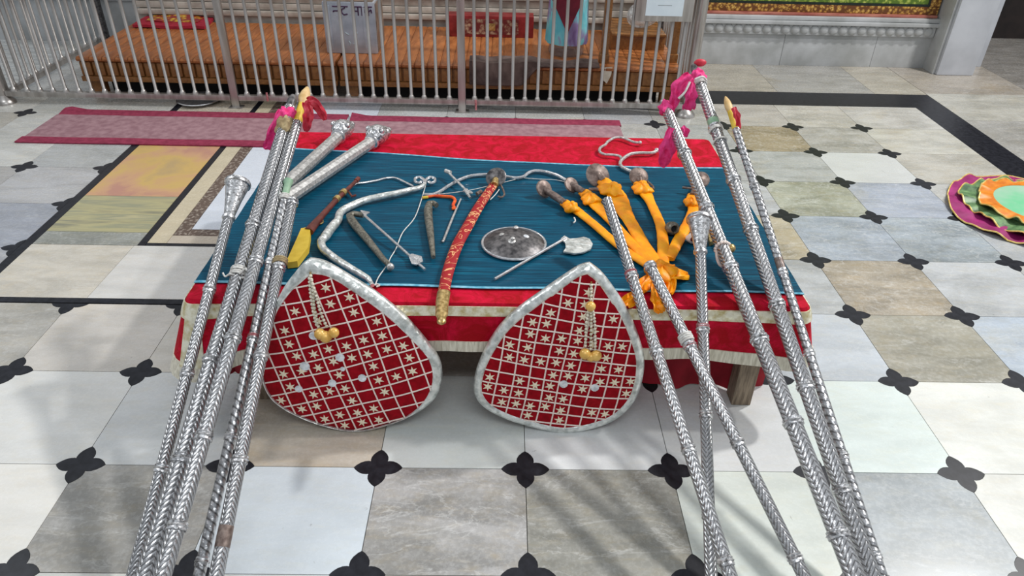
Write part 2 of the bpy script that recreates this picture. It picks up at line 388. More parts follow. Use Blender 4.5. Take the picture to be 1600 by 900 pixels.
# ================================================================== SETTING: floor
CELL = .41
YR = {-3: -1.10, -2: -.72, -1: -.339, 0: 0.0, 1: .394, 2: .770, 3: 1.159, 4: 1.551, 5: 1.923, 6: 2.308, 7: 2.685, 8: 3.063}
floor = struct(MB().box(-4.2, 6.0, -2.4, 7.5, -.06, -.005).build('floor', M['grout'], smooth=0))
QF = [(.165, 0), (.15, .022), (.125, .044), (.098, .057), (.072, .060), (.058, .058), (.060, .072), (.057, .098), (.044, .125), (.022, .15), (0, .165)]
QF = [(a*CELL, b*CELL) for a, b in QF]
def tile_poly(x0, x1, y0, y1, cuts, g=.0011):
    out = []
    clip = lambda p: (max(g, p[0]), max(g, p[1]))
    for k, (cx, cyy, sx_, sy_) in enumerate(((x0, y0, 1, 1), (x1, y0, -1, 1), (x1, y1, -1, -1), (x0, y1, 1, -1))):
        if cuts[k]:
            q = [clip(p) for p in QF]
            if k in (0, 2): q = q[::-1]
            out += [(cx+sx_*p[0], cyy+sy_*p[1]) for p in q]
        else: out.append((cx+sx_*g, cyy+sy_*g))
    return out
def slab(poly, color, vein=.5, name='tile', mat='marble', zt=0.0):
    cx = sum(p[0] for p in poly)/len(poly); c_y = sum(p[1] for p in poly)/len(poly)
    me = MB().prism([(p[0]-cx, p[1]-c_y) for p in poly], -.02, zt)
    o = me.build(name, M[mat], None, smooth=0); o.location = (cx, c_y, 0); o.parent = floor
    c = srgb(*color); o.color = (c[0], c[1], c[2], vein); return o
TC = {  # stone colours, by column and row of the pavement
 (-4,-1):((228,226,220),.2),(-3,-1):((160,158,154),.6),(-2,-1):((214,222,228),.2),(-1,-1):((178,176,174),.9),(0,-1):((172,171,165),.8),(1,-1):((222,228,221),.25),(2,-1):((172,178,181),.5),(3,-1):((226,226,220),.3),(4,-1):((224,224,218),.3),
 (-5,0):((214,214,210),.3),(-4,0):((220,220,217),.25),(-3,0):((206,208,208),.3),(-2,0):((206,196,182),.5),(-1,0):((222,226,223),.2),(0,0):((226,228,228),.2),(1,0):((224,226,226),.2),(2,0):((220,230,226),.25),(3,0):((228,229,223),.3),(4,0):((226,226,218),.3),
 (-6,1):((176,172,164),.5),(-5,1):((180,177,170),.6),(-4,1):((206,201,194),.3),(-3,1):((204,200,192),.3),(2,1):((198,205,211),.4),(3,1):((170,167,154),.7),(4,1):((180,190,201),.5),
 (2,2):((196,201,202),.5),(3,2):((190,180,162),.7),(4,2):((204,207,209),.4),(1,2):((196,198,200),.4),
 (2,3):((206,196,172),.7),(3,3):((178,188,198),.6),(4,3):((174,184,192),.6),(5,3):((186,192,198),.4),
 (2,4):((198,200,203),.5),(3,4):((182,184,168),.7),(4,4):((180,187,200),.5),(5,4):((198,198,195),.5),
 (2,5):((186,188,188),.5),(3,5):((184,186,184),.5),(4,5):((216,218,216),.15),(5,5):((200,197,188),.5),
 (2,6):((184,186,186),.5),(3,6):((172,158,132),.7),(4,6):((190,188,182),.6),(5,6):((208,206,196),.5),
 (2,7):((188,186,182),.5),(3,7):((196,192,184),.5),(4,7):((204,201,192),.6),(5,7):((206,204,198),.5),
 (-5,-1):((226,224,218),.2),(-3,-2):((205,205,200),.3)}
rs = random.Random(3)
defc = [(200, 200, 198), (186, 188, 190), (208, 206, 200), (194, 190, 182), (214, 216, 216)]
flowers = set()
def has_tile(k, j):
    x0 = k*CELL
    if j <= 1: return -7 <= k <= 8
    if k < -2: return False
    if k > 5: return False
    return j <= 7
for j in range(-3, 8):
    for k in range(-7, 9):
        if not has_tile(k, j): continue
        x0, x1 = k*CELL, (k+1)*CELL; y0, y1 = YR[j], YR[j+1]
        if j >= 2 and k == 5: x1 = 2.553
        if j >= -1 and j < 2 and k > 5: pass
        if j == 7: y1 = 3.063
        cuts = [True]*4
        if j == 7: cuts[2] = cuts[3] = False
        if j >= 2 and k == 5: cuts[1] = cuts[2] = False
        if j >= 2 and k == -2: cuts[0] = cuts[3] = False
        if j in (0, 1) and k >= 5: pass
        poly = tile_poly(x0, x1, y0, y1, cuts)
        # the dark border on the right cuts the pavement at x = 2.553
        if k >= 6:
            continue
        if k == 5 and j < 2:
            x1 = 2.553; poly = tile_poly(x0, x1, y0, y1, [True, False, False, True])
        col, v = TC.get((k, j), (rs.choice(defc), .4))
        if j >= 2: col = tuple(int(q*.92) for q in col); v = min(1, v*1.25)  # far rows' colour darkened to imitate dimmer light than the right lamps give
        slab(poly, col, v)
        for a, (nx, ny) in enumerate(((k, j), (k+1, j), (k+1, j+1), (k, j+1))):
            if cuts[a] and not (nx == 6): flowers.add((nx, ny))
def petal_poly(half=None):
    p = []
    for s_, rev in (((1, 1), 0), ((-1, 1), 1), ((-1, -1), 0), ((1, -1), 1)):
        q = QF[::-1] if rev else QF
        p += [(a*s_[0], b*s_[1]) for a, b in q][:-1]
    if half == 'low': p = [(a, min(b, 0)) for a, b in p]
    if half == 'left': p = [(min(a, 0), b) for a, b in p]
    o = []
    for a in p:
        if not o or (abs(a[0]-o[-1][0])+abs(a[1]-o[-1][1])) > 1e-5: o.append(a)
    return o
fl_src = {}
def flower(x, y, half=None):
    if half not in fl_src:
        o = MB().prism([(a*.985, b*.985) for a, b in petal_poly(half)], -.02, .0002).build('flower_inlay', M['black_stone'], None, smooth=0); fl_src[half] = o
    else:
        o = fl_src[half].copy(); COL.objects.link(o)
    o.location = (x, y, 0); o.parent = floor
for (k, j) in sorted(flowers):
    half = None
    if j == 2 and k < -2: half = 'low'
    flower(k*CELL, YR[j], half)
def rect(x0, x1, y0, y1, g=.001): return [(x0+g, y0+g), (x1-g, y0+g), (x1-g, y1-g), (x0+g, y1-g)]
# dark bands on the right and their corner
slab([(2.553, -1.1), (2.752, -1.1), (2.752, 3.32), (2.553, 3.063)], (44, 46, 52), 0, 'border_slab', 'black_stone')
slab([(1.1, 3.063), (2.553, 3.063), (2.752, 3.32), (1.1, 3.32)], (44, 46, 50), 0, 'border_slab', 'black_stone')
# slabs past the bands, colours toned down to offset the strong right lamps
yy = -1.1
for i, h in enumerate((.9, .8, .9, .75, .6, .5)):
    y1 = yy+h
    for a, b, c in ((2.754, 3.45, rs.choice([(176, 176, 178), (166, 164, 160), (184, 182, 174)])), (3.45, 4.3, rs.choice([(168, 168, 170), (176, 174, 168)]))):
        slab(rect(a, b, yy, y1), c, .6)
    yy = y1
for x0, x1, c in ((1.1, 1.75, (166, 160, 148)), (1.75, 2.4, (158, 156, 152)), (2.4, 2.752, (172, 166, 154))):
    slab(rect(x0, x1, 3.322, 4.0), c, .6)
slab(rect(2.754, 3.5, 3.35, 4.4), (168, 160, 150), .6)
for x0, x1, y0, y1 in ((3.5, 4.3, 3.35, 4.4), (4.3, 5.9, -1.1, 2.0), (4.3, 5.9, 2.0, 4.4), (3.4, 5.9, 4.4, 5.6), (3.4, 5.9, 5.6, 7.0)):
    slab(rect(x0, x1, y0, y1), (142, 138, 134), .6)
# floor inside the railing
for i in range(7):
    slab(rect(-4.1+i*.743, -4.1+(i+1)*.743, 3.065, 4.4), rs.choice(defc), .5)
# left: framed inlay panel
slab(rect(-4.1, -.82, .775, .807), (40, 40, 46), 0, 'border_strip', 'black_stone')
slab(rect(-2.047, -2.006, .807, 3.063), (40, 40, 46), 0, 'border_strip', 'black_stone')
slab(rect(-1.578, -1.546, 1.192, 3.063), (40, 40, 46), 0, 'border_strip', 'black_stone')
slab(rect(-1.546, -.82, 1.192, 1.214), (40, 40, 46), 0, 'border_strip', 'black_stone')
slab([(-2.006, .807), (-1.60, .807), (-1.59, 1.19), (-2.006, 1.19)], (206, 200, 188), .5)
slab([(-1.598, .807), (-1.2, .807), (-1.2, 1.19), (-1.588, 1.19)], (212, 210, 206), .3)
slab(rect(-1.2, -.82, .807, 1.19), (208, 206, 202), .3)
slab(rect(-2.006, -1.578, 1.192, 1.30), (150, 152, 146), .7)
slab(rect(-2.006, -1.578, 1.30, 1.64), (170, 164, 130), .9, 'tile', 'onyx_green')
slab(rect(-2.006, -1.578, 1.64, 2.62), (206, 168, 106), .55, 'tile', 'onyx_yellow')
slab(rect(-2.006, -1.578, 2.62, 3.063), (196, 186, 170), .5)
slab(rect(-1.546, -1.466, 1.214, 3.063), (204, 192, 166), .2)
slab(rect(-1.466, -.82, 1.214, 1.28), (200, 188, 172), .2)
slab(rect(-1.466, -1.406, 1.28, 3.063), (120, 100, 90), 0, 'mosaic_band', 'mosaic')
slab(rect(-1.406, -.82, 1.28, 1.335), (120, 100, 90), 0, 'mosaic_band', 'mosaic')
for y0, y1 in ((1.335, 1.74), (1.74, 2.2), (2.2, 2.685), (2.685, 3.063)):
    slab(rect(-1.406, -.82, y0, y1), (214, 220, 230), .15)
LY = [.807, 1.159, 1.551, 1.942, 2.308, 2.685, 3.063]
lc = {(0, 0): (176, 178, 184), (0, 1): (164, 168, 178), (0, 2): (186, 186, 188), (0, 3): (180, 182, 182), (0, 4): (168, 164, 142), (0, 5): (206, 204, 198),
      (1, 0): (180, 182, 186), (1, 1): (168, 174, 184), (1, 2): (178, 176, 174), (1, 3): (212, 212, 208), (1, 4): (206, 206, 202), (1, 5): (200, 200, 196)}
for c in range(5):
    for r in range(6):
        x1 = -2.047-c*.402; x0 = x1-.402
        slab(tile_poly(x0, x1, LY[r], LY[r+1], [r > 0, r > 0, r < 5, r < 5]), lc.get((c, r), rs.choice(defc)), .5)
for r in range(1, 6):
    flower(-2.047, LY[r], 'left')
    for c in range(1, 6): flower(-2.047-c*.402, LY[r])

# ================================================================== walls
wr = struct(MB().box(1.12, 3.03, 3.99, 4.2, 0, 2.4).build('wall_right', M['wall_marble'], smooth=0))
def part_of(o, mb, name, mat, smooth=40): return mb.build(name, M[mat], o, smooth)
for i, (a, b) in enumerate(((1.12, 1.95), (1.95, 2.62), (2.62, 3.02))):
    part_of(wr, MB().box(a+.001, b-.001, 3.935, 3.99, 0, .222, .003), 'dado_slab', 'wall_marble')
mb = MB(); path = [(3.99, .225), (3.925, .225), (3.905, .25), (3.905, .285), (3.92, .295)]
part_of(wr, MB().box(1.12, 3.01, 3.915, 3.99, .224, .292, .006), 'frieze', 'wall_marble')
src = None
for i in range(27):
    x = 1.15+i*.0685
    if src is None:
        src = MB().sphere((x+.03, 3.915, .262), .034, 10, 6, None, (1, .35, .95)).build('carved_leaf', M['wall_marble'], wr)
    else: inst(src, 'carved_leaf', wr, Matrix.Translation((i*.0685, 0, 0)))
part_of(wr, MB().box(1.12, 3.02, 3.895, 3.99, .296, .322, .006), 'moulding', 'wall_marble')
part_of(wr, MB().box(1.12, 3.02, 3.91, 3.99, .324, .352, .008), 'moulding', 'wall_marble')
part_of(wr, MB().box(1.12, 3.0, 3.93, 3.99, .354, .372, .003), 'pink_band', 'pink_stone')
part_of(wr, MB().box(1.12, 3.0, 3.945, 3.99, .374, .425, .002), 'scroll_border', 'gold_scroll')
part_of(wr, MB().box(2.93, 3.0, 3.945, 3.99, .426, 1.6, .002), 'scroll_border', 'gold_scroll')
part_of(wr, MB().box(1.12, 2.93, 3.948, 3.99, .426, .442), 'dark_line', 'dark_paint')
part_of(wr, MB().box(2.914, 2.93, 3.948, 3.99, .442, 1.6), 'dark_line', 'dark_paint')
part_of(wr, MB().box(1.12, 2.914, 3.95, 3.99, .443, 1.6), 'floral_panel', 'green_floral', 0)
pil = struct(MB().box(3.035, 3.30, 3.765, 4.3, 0, 2.4, .012).build('wall_pillar', M['pillar_marble']))
part_of(pil, MB().box(3.015, 3.034, 3.79, 3.99, 0, 2.4, .004), 'edge_fillet', 'wall_marble')
part_of(pil, MB().box(3.30, 3.48, 3.99, 4.3, 0, 2.4, .008), 'pilaster', 'pillar_marble')
pw = struct(MB().box(3.3, 6.0, 4.85, 5.0, 0, 2.5).box(5.85, 6.0, 4.3, 4.85, 0, 2.5).box(3.3, 3.47, 4.31, 4.85, 0, 2.5).box(3.3, 6.0, 4.31, 5.0, 2.41, 2.5).build('wall_passage', M['passage'], smooth=0))  # unseen roof and walls added to enclose the passage and keep it dark
# stepped marble base of the shrine behind the benches
ws = struct(MB().box(-2.62, 1.12, 3.97, 4.3, 0, 2.4).build('wall_back', M['shrine_marble'], smooth=0))
z = 0.0
for i, (h, y, b) in enumerate(((.30, 3.83, .01), (.035, 3.80, .012), (.045, 3.83, .02), (.05, 3.85, .006), (.03, 3.83, .012), (.05, 3.87, .02), (.04, 3.85, .01), (.09, 3.89, .006), (.05, 3.86, .02), (.2, 3.92, .004))):
    part_of(ws, MB().box(-2.62+(.02*(i % 2)), 1.1, y, 3.98, z+.001, z+h-.002, b*.9), 'moulding', 'shrine_marble'); z += h
wl = struct(MB().box(-4.6, -2.64, 4.25, 4.4, 0, 2.4).build('wall_left', M['wall_marble'], smooth=0))
for a, b in ((-4.6, -3.6), (-3.6, -2.66)): part_of(wl, MB().box(a+.001, b-.001, 4.2, 4.25, 0, .30, .003), 'dado_slab', 'wall_marble')
part_of(wl, MB().box(-4.6, -2.66, 4.17, 4.25, .302, .35, .01), 'moulding', 'wall_marble')
part_of(wl, MB().box(-4.6, -2.66, 4.19, 4.25, .352, .40, .01), 'moulding', 'shrine_marble')
for i in range(12):
    mbs = MB().sphere((-4.5+i*.16, 4.18, .38), .03, 8, 6); part_of(wl, mbs, 'carved_bead', 'wall_marble')

# ================================================================== railing
YF = 2.84
fence = thing('steel_railing', 'tall steel bar railing enclosing the wooden benches', 'railing', (-1, YF, 0))
FX = (-3.05, -1.677, -.322, 1.03)
TOPZ = 1.15
fence_parts = []
for i in range(3):
    a, b = FX[i]+.024, FX[i+1]-.024
    MB().box(a, b, YF-.016, YF+.016, .045, .077, .004).build('bottom_rail', M['steel'], fence)
    MB().box(a, b, YF-.016, YF+.016, TOPZ-.03, TOPZ, .004).build('top_rail', M['steel'], fence)
barsrc = None
def bar(x, y):
    global barsrc
    if barsrc is None:
        barsrc = MB().lathe([(.018, .076), (.017, .084), (.0125, .096), (.0096, .10), (.0096, TOPZ-.03)], 8).build('bar', M['steel'], fence)
        barsrc.matrix_basis = MW[fence.name].inverted() @ Matrix.Translation((x, y, 0)) @ MW[fence.name]
        barsrc['_o'] = 1; del barsrc['_o']
        inst_bar.append(Matrix.Translation((x, y, 0)))
    else:
        inst(barsrc, 'bar', fence, Matrix.Translation((x, y, 0)) @ MW[fence.name])
inst_bar = []
for i in range(3):
    for k in range(17): bar(FX[i]+(FX[i+1]-FX[i])*(k+1)/18, YF)
for x in FX[1:3]:
    MB().box(x-.022, x+.022, YF-.012, YF+.012, .004, TOPZ, .003).build('post', M['steel'], fence)
    MB().box(x-.04, x+.04, YF-.03, YF+.03, 0, .006, .002).build('base_plate', M['steel'], fence)
for x in (FX[0], FX[3]):
    MB().lathe([(.024, .02), (.024, TOPZ)], 14, Matrix.Translation((x, YF, 0))).build('post', M['steel'], fence)
    MB().lathe([(.06, 0), (.06, .012), (.045, .03), (.025, .05)], 14, Matrix.Translation((x, YF, 0))).build('base_plate', M['steel'], fence)
MB().lathe([(.02, .02), (.02, TOPZ)], 14, Matrix.Translation((FX[3]+.03, YF+.06, 0))).build('post', M['steel'], fence)
MB().box(FX[0]-.03, FX[0]+.0, YF+.04, YF+.07, .01, TOPZ, .004).build('post', M['steel'], fence)
for x, n, y1 in ((FX[0]+.03, 15, 4.1), (FX[3]+.0, 14, 3.8)):
    MB().box(x-.014, x+.014, YF+.03, y1, .045, .077, .004).build('bottom_rail', M['steel'], fence)
    MB().box(x-.014, x+.014, YF+.03, y1, TOPZ-.03, TOPZ, .004).build('top_rail', M['steel'], fence)
    for k in range(n): bar(x, YF+.03+(y1-YF-.03)*(k+.7)/(n+.4))
    MB().box(x-.02, x+.02, y1-.01, y1+.03, 0, TOPZ, .004).build('post', M['iron'], fence)
# the red thread knot on one bar
MB().tube([(FX[1]+.2, YF-.02, .10), (FX[1]+.2, YF-.025, .05)], .006, 6).build('thread_knot', M['red_thread'], fence)
MB().tube([(-.24, YF-.022, .08), (-.238, YF-.026, .02)], .006, 6).build('thread_knot', M['red_thread'], fence)
# notice on the railing
sg = thing('notice_board', 'steel plate with white notice sheet hung on the railing', 'sign', (.86, YF-.03, .57))
a = ony(992, 27, YF-.024); b = ony(1086, 27, YF-.024)
MB().box(a.x, b.x-.015, YF-.03, YF-.02, .555, .95, .002).build('plate', M['steel'], sg)
pp = MB().box(a.x+.055, b.x-.075, YF-.0315, YF-.0302, .585, .93).build('paper', M['paper'], sg, 0)
for zz in (.64, .70, .74, .78): MB().box(a.x+.12, b.x-.14, YF-.0318, YF-.0315, zz, zz+.003).build('print_line', M['grey_ink'], pp, 0)
s2 = thing('notice_board', 'pale notice plate at the far left end of the railing', 'sign', (-2.98, YF, .6))
MB().box(-3.06, -2.72, YF-.050, YF-.036, .60, .9, .002).build('plate', M['steel'], s2)
MB().box(-3.04, -2.75, YF-.052, YF-.0502, .615, .88).build('paper', M['paper'], s2, 0)

# ================================================================== benches
BZ = .262; BY0, BY1 = 2.925, 3.78
def bench(x0, x1, label, legs):
    t = thing('wooden_bench', label, 'bench', ((x0+x1)/2, BY0, 0), 'slatted wooden benches inside the railing')
    n = round((x1-x0)/.0755); w = (x1-x0)/n; s = None; s2 = None
    for i in range(n):
        x = x0+i*w
        if s is None:
            m = MB(); prof = [(BY0, BZ-.03), (BY0-.012, BZ-.022), (BY0-.014, BZ-.01), (BY0-.004, BZ), (BY1, BZ), (BY1, BZ-.03)]
            nn = len(prof); vs = []
            for xx, ins in ((x+.001, .003), (x+.008, 0), (x+w-.008, 0), (x+w-.001, .003)):
                vs += [(xx, p[0]+(ins if p[0] < BY0 else 0), p[1]-(ins if p[1] > BZ-.015 else 0)) for p in prof]
            fs = [tuple(range(nn))]+[tuple(3*nn+k for k in range(nn-1, -1, -1))]
            for q in range(3):
                for k in range(nn): fs.append((q*nn+k, q*nn+(k+1) % nn, (q+1)*nn+(k+1) % nn, (q+1)*nn+k))
            s = m.add(vs, fs).build('top_slat', M['bench'], t, 30)
            s2 = MB().box(x+.006, x+w-.006, BY0+.004, BY0+.022, .148, BZ-.034, .006).build('apron_slat', M['bench_dark'], t)
        else:
            inst(s, 'top_slat', t, Matrix.Translation((i*w, 0, 0)) @ MW[t.name]); inst(s2, 'apron_slat', t, Matrix.Translation((i*w, 0, 0)) @ MW[t.name])
    MB().box(x0, x1, BY0+.022, BY0+.05, .135, BZ-.031).build('apron_board', M['bench_dark'], t)
    MB().box(x0, x1, BY0-.006, BY0+.03, .115, .145, .005).build('apron_rail', M['bench_dark'], t)
    MB().box(x0, x0+.02, BY0+.06, BY1, .12, BZ-.031).build('side_rail', M['bench_dark'], t)
    MB().box(x1-.02, x1, BY0+.06, BY1, .12, BZ-.031).build('side_rail', M['bench_dark'], t)
    MB().box(x0+.1, x1-.1, BY0+.13, BY0+.145, 0, .134).build('under_bench_shade', M['black'], t, 0)  # added black board standing in for the shade beneath the bench
    for lx in legs:
        for ly in (BY0+.005, BY1-.09):
            MB().box(lx, lx+.07, ly+.02, ly+.085, 0, .114, .004).build('leg', M['bench_dark'], t)
    return t
bench(-2.60, -1.075, 'long orange-brown slatted wooden bench behind the left part of the railing', (-2.57, -1.17))
bench(-1.06, .985, 'long slatted wooden bench behind the railing, carrying the tin and red box', (-1.03, .89))
# steel plate standing under the left bench
p = onz(312, 160, 0)
t = MB().lathe([(.0, .0), (.09, .0), (.125, .02), (.132, .022), (.125, .026), (.09, .008), (.0, .008)], 28, Matrix.Translation((p.x, 2.915, 0))).build('steel_plate', M['plain_silver'], None, loc=None)
tag(t, 'round steel plate on the floor under the left bench', 'plate')
# embroidered cloth cushion on left bench
a = [onz(x, y, BZ) for x, y in ((208, 44), (320, 47), (352, 14), (258, 13))]
em = thing('embroidered_mat', 'crimson mat with yellow embroidery lying on the left bench', 'mat', (a[0]+a[2])/2)
def matfn(q, inset, dz):
    c = sum(q, Vector())/4
    q = [c+(p-c)*inset for p in q]
    return lambda u, v: (q[0].lerp(q[1], u)).lerp(q[3].lerp(q[2], u), v)+Vector((0, 0, dz+.012*math.sin(PI*u)*math.sin(PI*v)+.004*math.sin(9*u+7*v)))
MB().sheet(matfn(a, 1, .022), 10, 8, .018, (0, 0, 1)).build('cloth', M['embroider_red'], em)
MB().sheet(matfn(a, .74, .030), 10, 8, .006, (0, 0, 1)).build('embroidery', M['embroider'], em)
# tin with hand-written lettering
p0 = onz(511, 83, BZ); p1 = onz(590, 86, BZ); w = p1.x-p0.x; y0 = max(p0.y, p1.y, 2.96); hgt = .30
tin = thing('ghee_tin', 'pale square tin with purple handwritten lettering on the bench', 'tin', ((p0.x+p1.x)/2, y0, BZ))
MB().box(p0.x, p1.x, y0, y0+w*.95, BZ, BZ+hgt, .012).build('body', M['tin'], tin)
for i in range(2): MB().box(p0.x+(.03 if i == 0 else w-.075), p0.x+(.045 if i == 0 else w-.06), y0-.005, y0+.004, BZ+.02, BZ+hgt-.02, .003).build('rib', M['tin'], tin)
MB().box(p1.x-.001, p1.x+.003, y0+.015, y0+w*.95-.015, BZ+.01, BZ+hgt-.01).build('side_panel', M['tin_side'], tin)
MB().box(p0.x+.012, p1.x-.012, y0+.012, y0+w*.95-.012, BZ+hgt, BZ+hgt+.004).build('lid', M['tin_side'], tin)
MB().sphere((p0.x+w*.55, y0+w*.35, BZ+hgt+.012), .03, 10, 6, None, (1.4, 1, .5)).build('cap', M['red_ribbon'], tin)
def stroke(pts, ox, oz, s, name='letter'):
    m = MB()
    for k in range(len(pts)-1):
        A = Vector((ox+pts[k][0]*s, y0-.0012, oz+pts[k][1]*s)); B = Vector((ox+pts[k+1][0]*s, y0-.0012, oz+pts[k+1][1]*s))
        m.tube([A, B], .0042, 6)
    return m
LZ = BZ+hgt-.075; lx = p0.x+w*.2
def letter(strokes, ox):
    m = MB()
    for st in strokes:
        q = stroke(st, ox, LZ, .05); m.add(q.v, q.f)
    m.build('letter', M['ink'], tin)
letter([[(0, 1), (.9, 1)], [(.7, 1), (.7, 0)], [(.7, .5), (.1, .5), (.1, .35)]], lx)
letter([[(0, 1), (.9, 1)], [(.5, 1), (.5, .8)], [(.5, .8), (.15, .7), (.1, .35), (.35, .05), (.8, .15)]], lx+.047)
letter([[(0, 1), (.9, 1)], [(.2, 1), (.2, .5), (.65, .5)], [(.65, 1), (.65, 0)]], lx+.118)
letter([[(0, 1), (.5, 1)], [(.25, 1), (.25, 0)]], lx+.160)
letter([[(0, 1), (1.0, 1)], [(.5, 1), (.5, 0)], [(.5, .55), (.15, .7), (.1, .35), (.5, .4), (.85, .7), (.9, .3)]], lx+.185)
for q in ([(0, 0), (.5, -.3)], [(1.2, .1), (1.7, -.1)], [(.4, -1.1), (.6, -1.4), (.5, -1.7)], [(1.0, -1.5), (1.4, -1.4)]):
    stroke(q, lx+.06, LZ-.10, .045).build('faded_mark', M['grey_ink'], tin)
# red box
p0 = onz(700, 57, BZ); p1 = onz(833, 59, BZ); yb = min(p0.y, 3.6)
rb = thing('red_box', 'long red lacquered box with pale scrollwork on the bench', 'box', ((p0.x+p1.x)/2, yb, BZ))
MB().box(p0.x, p1.x, yb, yb+.12, BZ, BZ+.135, .006).build('body', M['book_red'], rb)
fr = MB().box(p0.x+.09, p1.x-.10, yb-.003, yb+.002, BZ+.02, BZ+.115).build('front_panel', M['cream_scroll'], rb)
MB().box((p0.x+p1.x)/2-.035, (p0.x+p1.x)/2+.03, yb-.006, yb-.002, BZ+.045, BZ+.09, .002).build('clasp', M['gold_metal'], fr)
# drum wrapped in turquoise cloth
p = onz(885, 86, BZ); dx = p.x; dy = max(p.y, 3.1)+.05
jr = thing('covered_jar', 'clear jar draped with turquoise and purple tie-dyed cloth', 'jar', (dx, dy, BZ))
MB().lathe([(.001, BZ), (.105, BZ), (.11, BZ+.01), (.11, BZ+.30), (.10, BZ+.32), (.001, BZ+.32)], 24, Matrix.Translation((dx, dy, 0))).build('jar', M['jar'], jr)
def skirt(u, v):
    a = 2*PI*u; r = .118+.014*(1-v)+.004*math.sin(9*a)*(1-v); return Vector((dx+r*math.cos(a), dy+r*math.sin(a), BZ+.075+.27*v))
m = MB(); m.grid(skirt, 48, 6); top = [skirt(i/48, 1) for i in range(48)]
m.add(top, [tuple(range(48))]); m.build('cloth_cover', M['tiedye'], jr)
MB().add([Vector((dx-.12, dy-.128, BZ+.36)), Vector((dx+.08, dy-.128, BZ+.36)), Vector((dx-.01, dy-.138, BZ+.15)), Vector((dx-.12, dy-.120, BZ+.36)), Vector((dx+.08, dy-.120, BZ+.36)), Vector((dx-.01, dy-.132, BZ+.15))], [(0, 1, 2), (3, 5, 4), (0, 2, 5, 3), (2, 1, 4, 5), (1, 0, 3, 4)]).build('kerchief', M['maroon'], jr, 0)
# blanket over the bench edge
xa = onz(735, 90, BZ).x; xb = onz(932, 95, BZ).x
def blank(u, v):
    x = lerp(xa, xb, u); wob = .012*math.sin(13*u+2)+.007*math.sin(31*u)
    drop = .13*(1 if u < .42 else max(.12, 1-(u-.42)*7))
    if v < .5: return Vector((x, lerp(BY0+.085+.03*math.sin(6*u), BY0-.03, v*2), BZ+.022+.010*math.sin(15*u+9*v)*math.sin(8*v)+wob*.4))
    q = (v-.5)*2
    return Vector((x+.01*math.sin(9*u)*q, BY0-.03-.012*q+wob*q*.5, BZ+.022-drop*q+wob*.4*(1-q)))
bl = MB().sheet(blank, 40, 16, .008, (0, -.6, .8)).build('blanket', M['blanket'], None); tag(bl, 'brown rumpled blanket hanging over the bench front edge', 'blanket')
p = ony(948, 118, BY0-.012)
tp = MB(); tp.add([Vector((p.x+a, BY0-.010+d, p.z+b)) for d in (0, .002) for a, b in ((-.035, .045), (.03, .05), (.026, .0), (.005, -.05), (-.03, -.02))], [(0, 1, 2, 3, 4), (9, 8, 7, 6, 5)]+[(i, (i+1) % 5, 5+(i+1) % 5, 5+i) for i in range(5)])
tag(tp.build('torn_paper', M['torn_paper'], None, 0), 'torn cream paper stuck on the bench apron', 'paper')
# wooden box and plastic bag on the right end of the bench, two brown posts
p0 = onz(952, 84, BZ); p1 = onz(1050, 86, BZ)
wb = thing('wooden_step', 'low brown wooden step box at the right end of the bench', 'box', (.7, 3.4, BZ))
MB().box(p0.x+.02, .95, 3.30, 3.72, BZ, BZ+.085, .004).build('body', M['bench_dark'], wb)
for i in range(5): MB().box(p0.x+.02, .95, 3.285+i*.088, 3.285+i*.088+.082, BZ+.086, BZ+.10, .004).build('top_slat', M['bench_dark'], wb)
pb = onz(1028, 68, BZ+.1)
def bagf(u, v):
    a = 2*PI*u; b = PI*(v-.5); r = 1+.18*math.sin(3*a+4*v)+.1*math.sin(7*a)
    return Vector((min(pb.x, .8)+.10*r*math.cos(b)*math.cos(a), 3.42+.08*r*math.cos(b)*math.sin(a), BZ+.186+.072*math.sin(b)*(1+.1*math.sin(5*a))))
tag(MB().grid(bagf, 24, 12).build('plastic_bag', M['bag'], None, 60), 'crumpled clear plastic bag on the wooden step box', 'bag')
for x, y, lab in ((onz(946, 105, BZ).x, 3.02, 'brown wooden canopy post beside the turquoise jar'), (onz(1062, 108, BZ).x-.02, 3.06, 'brown wooden canopy post at the right corner of the bench')):
    q = thing('canopy_post', lab, 'post', (x, y, BZ), 'canopy posts')
    MB().box(x-.022, x+.022, y-.022, y+.022, BZ, 1.5, .005).build('shaft', M['bench_dark'], q)
    MB().box(x-.03, x+.03, y-.03, y+.03, BZ, BZ+.05, .006).build('foot', M['bench_dark'], q)

# ================================================================== carpets
def carpet(x0, x1, y0, y1, label, curl):
    t = thing('carpet_runner', label, 'carpet', ((x0+x1)/2, (y0+y1)/2, 0), 'carpet runners')
    def srf(xa, xb, ya, yb, dz):
        def f(u, v):
            x, y = lerp(xa, xb, u), lerp(ya, yb, v)
            d = math.hypot(x-curl[0], y-curl[1]); return Vector((x, y, .007+dz+max(0, .09-d)*.2+.001*math.sin(11*x)*math.sin(9*y)))
        return f
    MB().sheet(srf(x0+.01, x1-.01, y0+.075, y1-.085, 0), 40, 8, .006, (0, 0, 1)).build('pile', M['carpet'], t)
    MB().sheet(srf(x0, x1, y0, y0+.077, .001), 40, 3, .006, (0, 0, 1)).build('border', M['carpet_edge'], t)
    MB().sheet(srf(x0+.02, x1, y1-.087, y1, .001), 40, 3, .006, (0, 0, 1)).build('border', M['carpet_edge'], t)
carpet(-2.66, -.985, 2.235, 2.735, 'faded pink carpet runner with maroon edges, left of the two', (-2.6, 2.73))
carpet(-.983, .615, 2.235, 2.72, 'faded pink carpet runner with maroon edges directly behind the table', (-.96, 2.72))

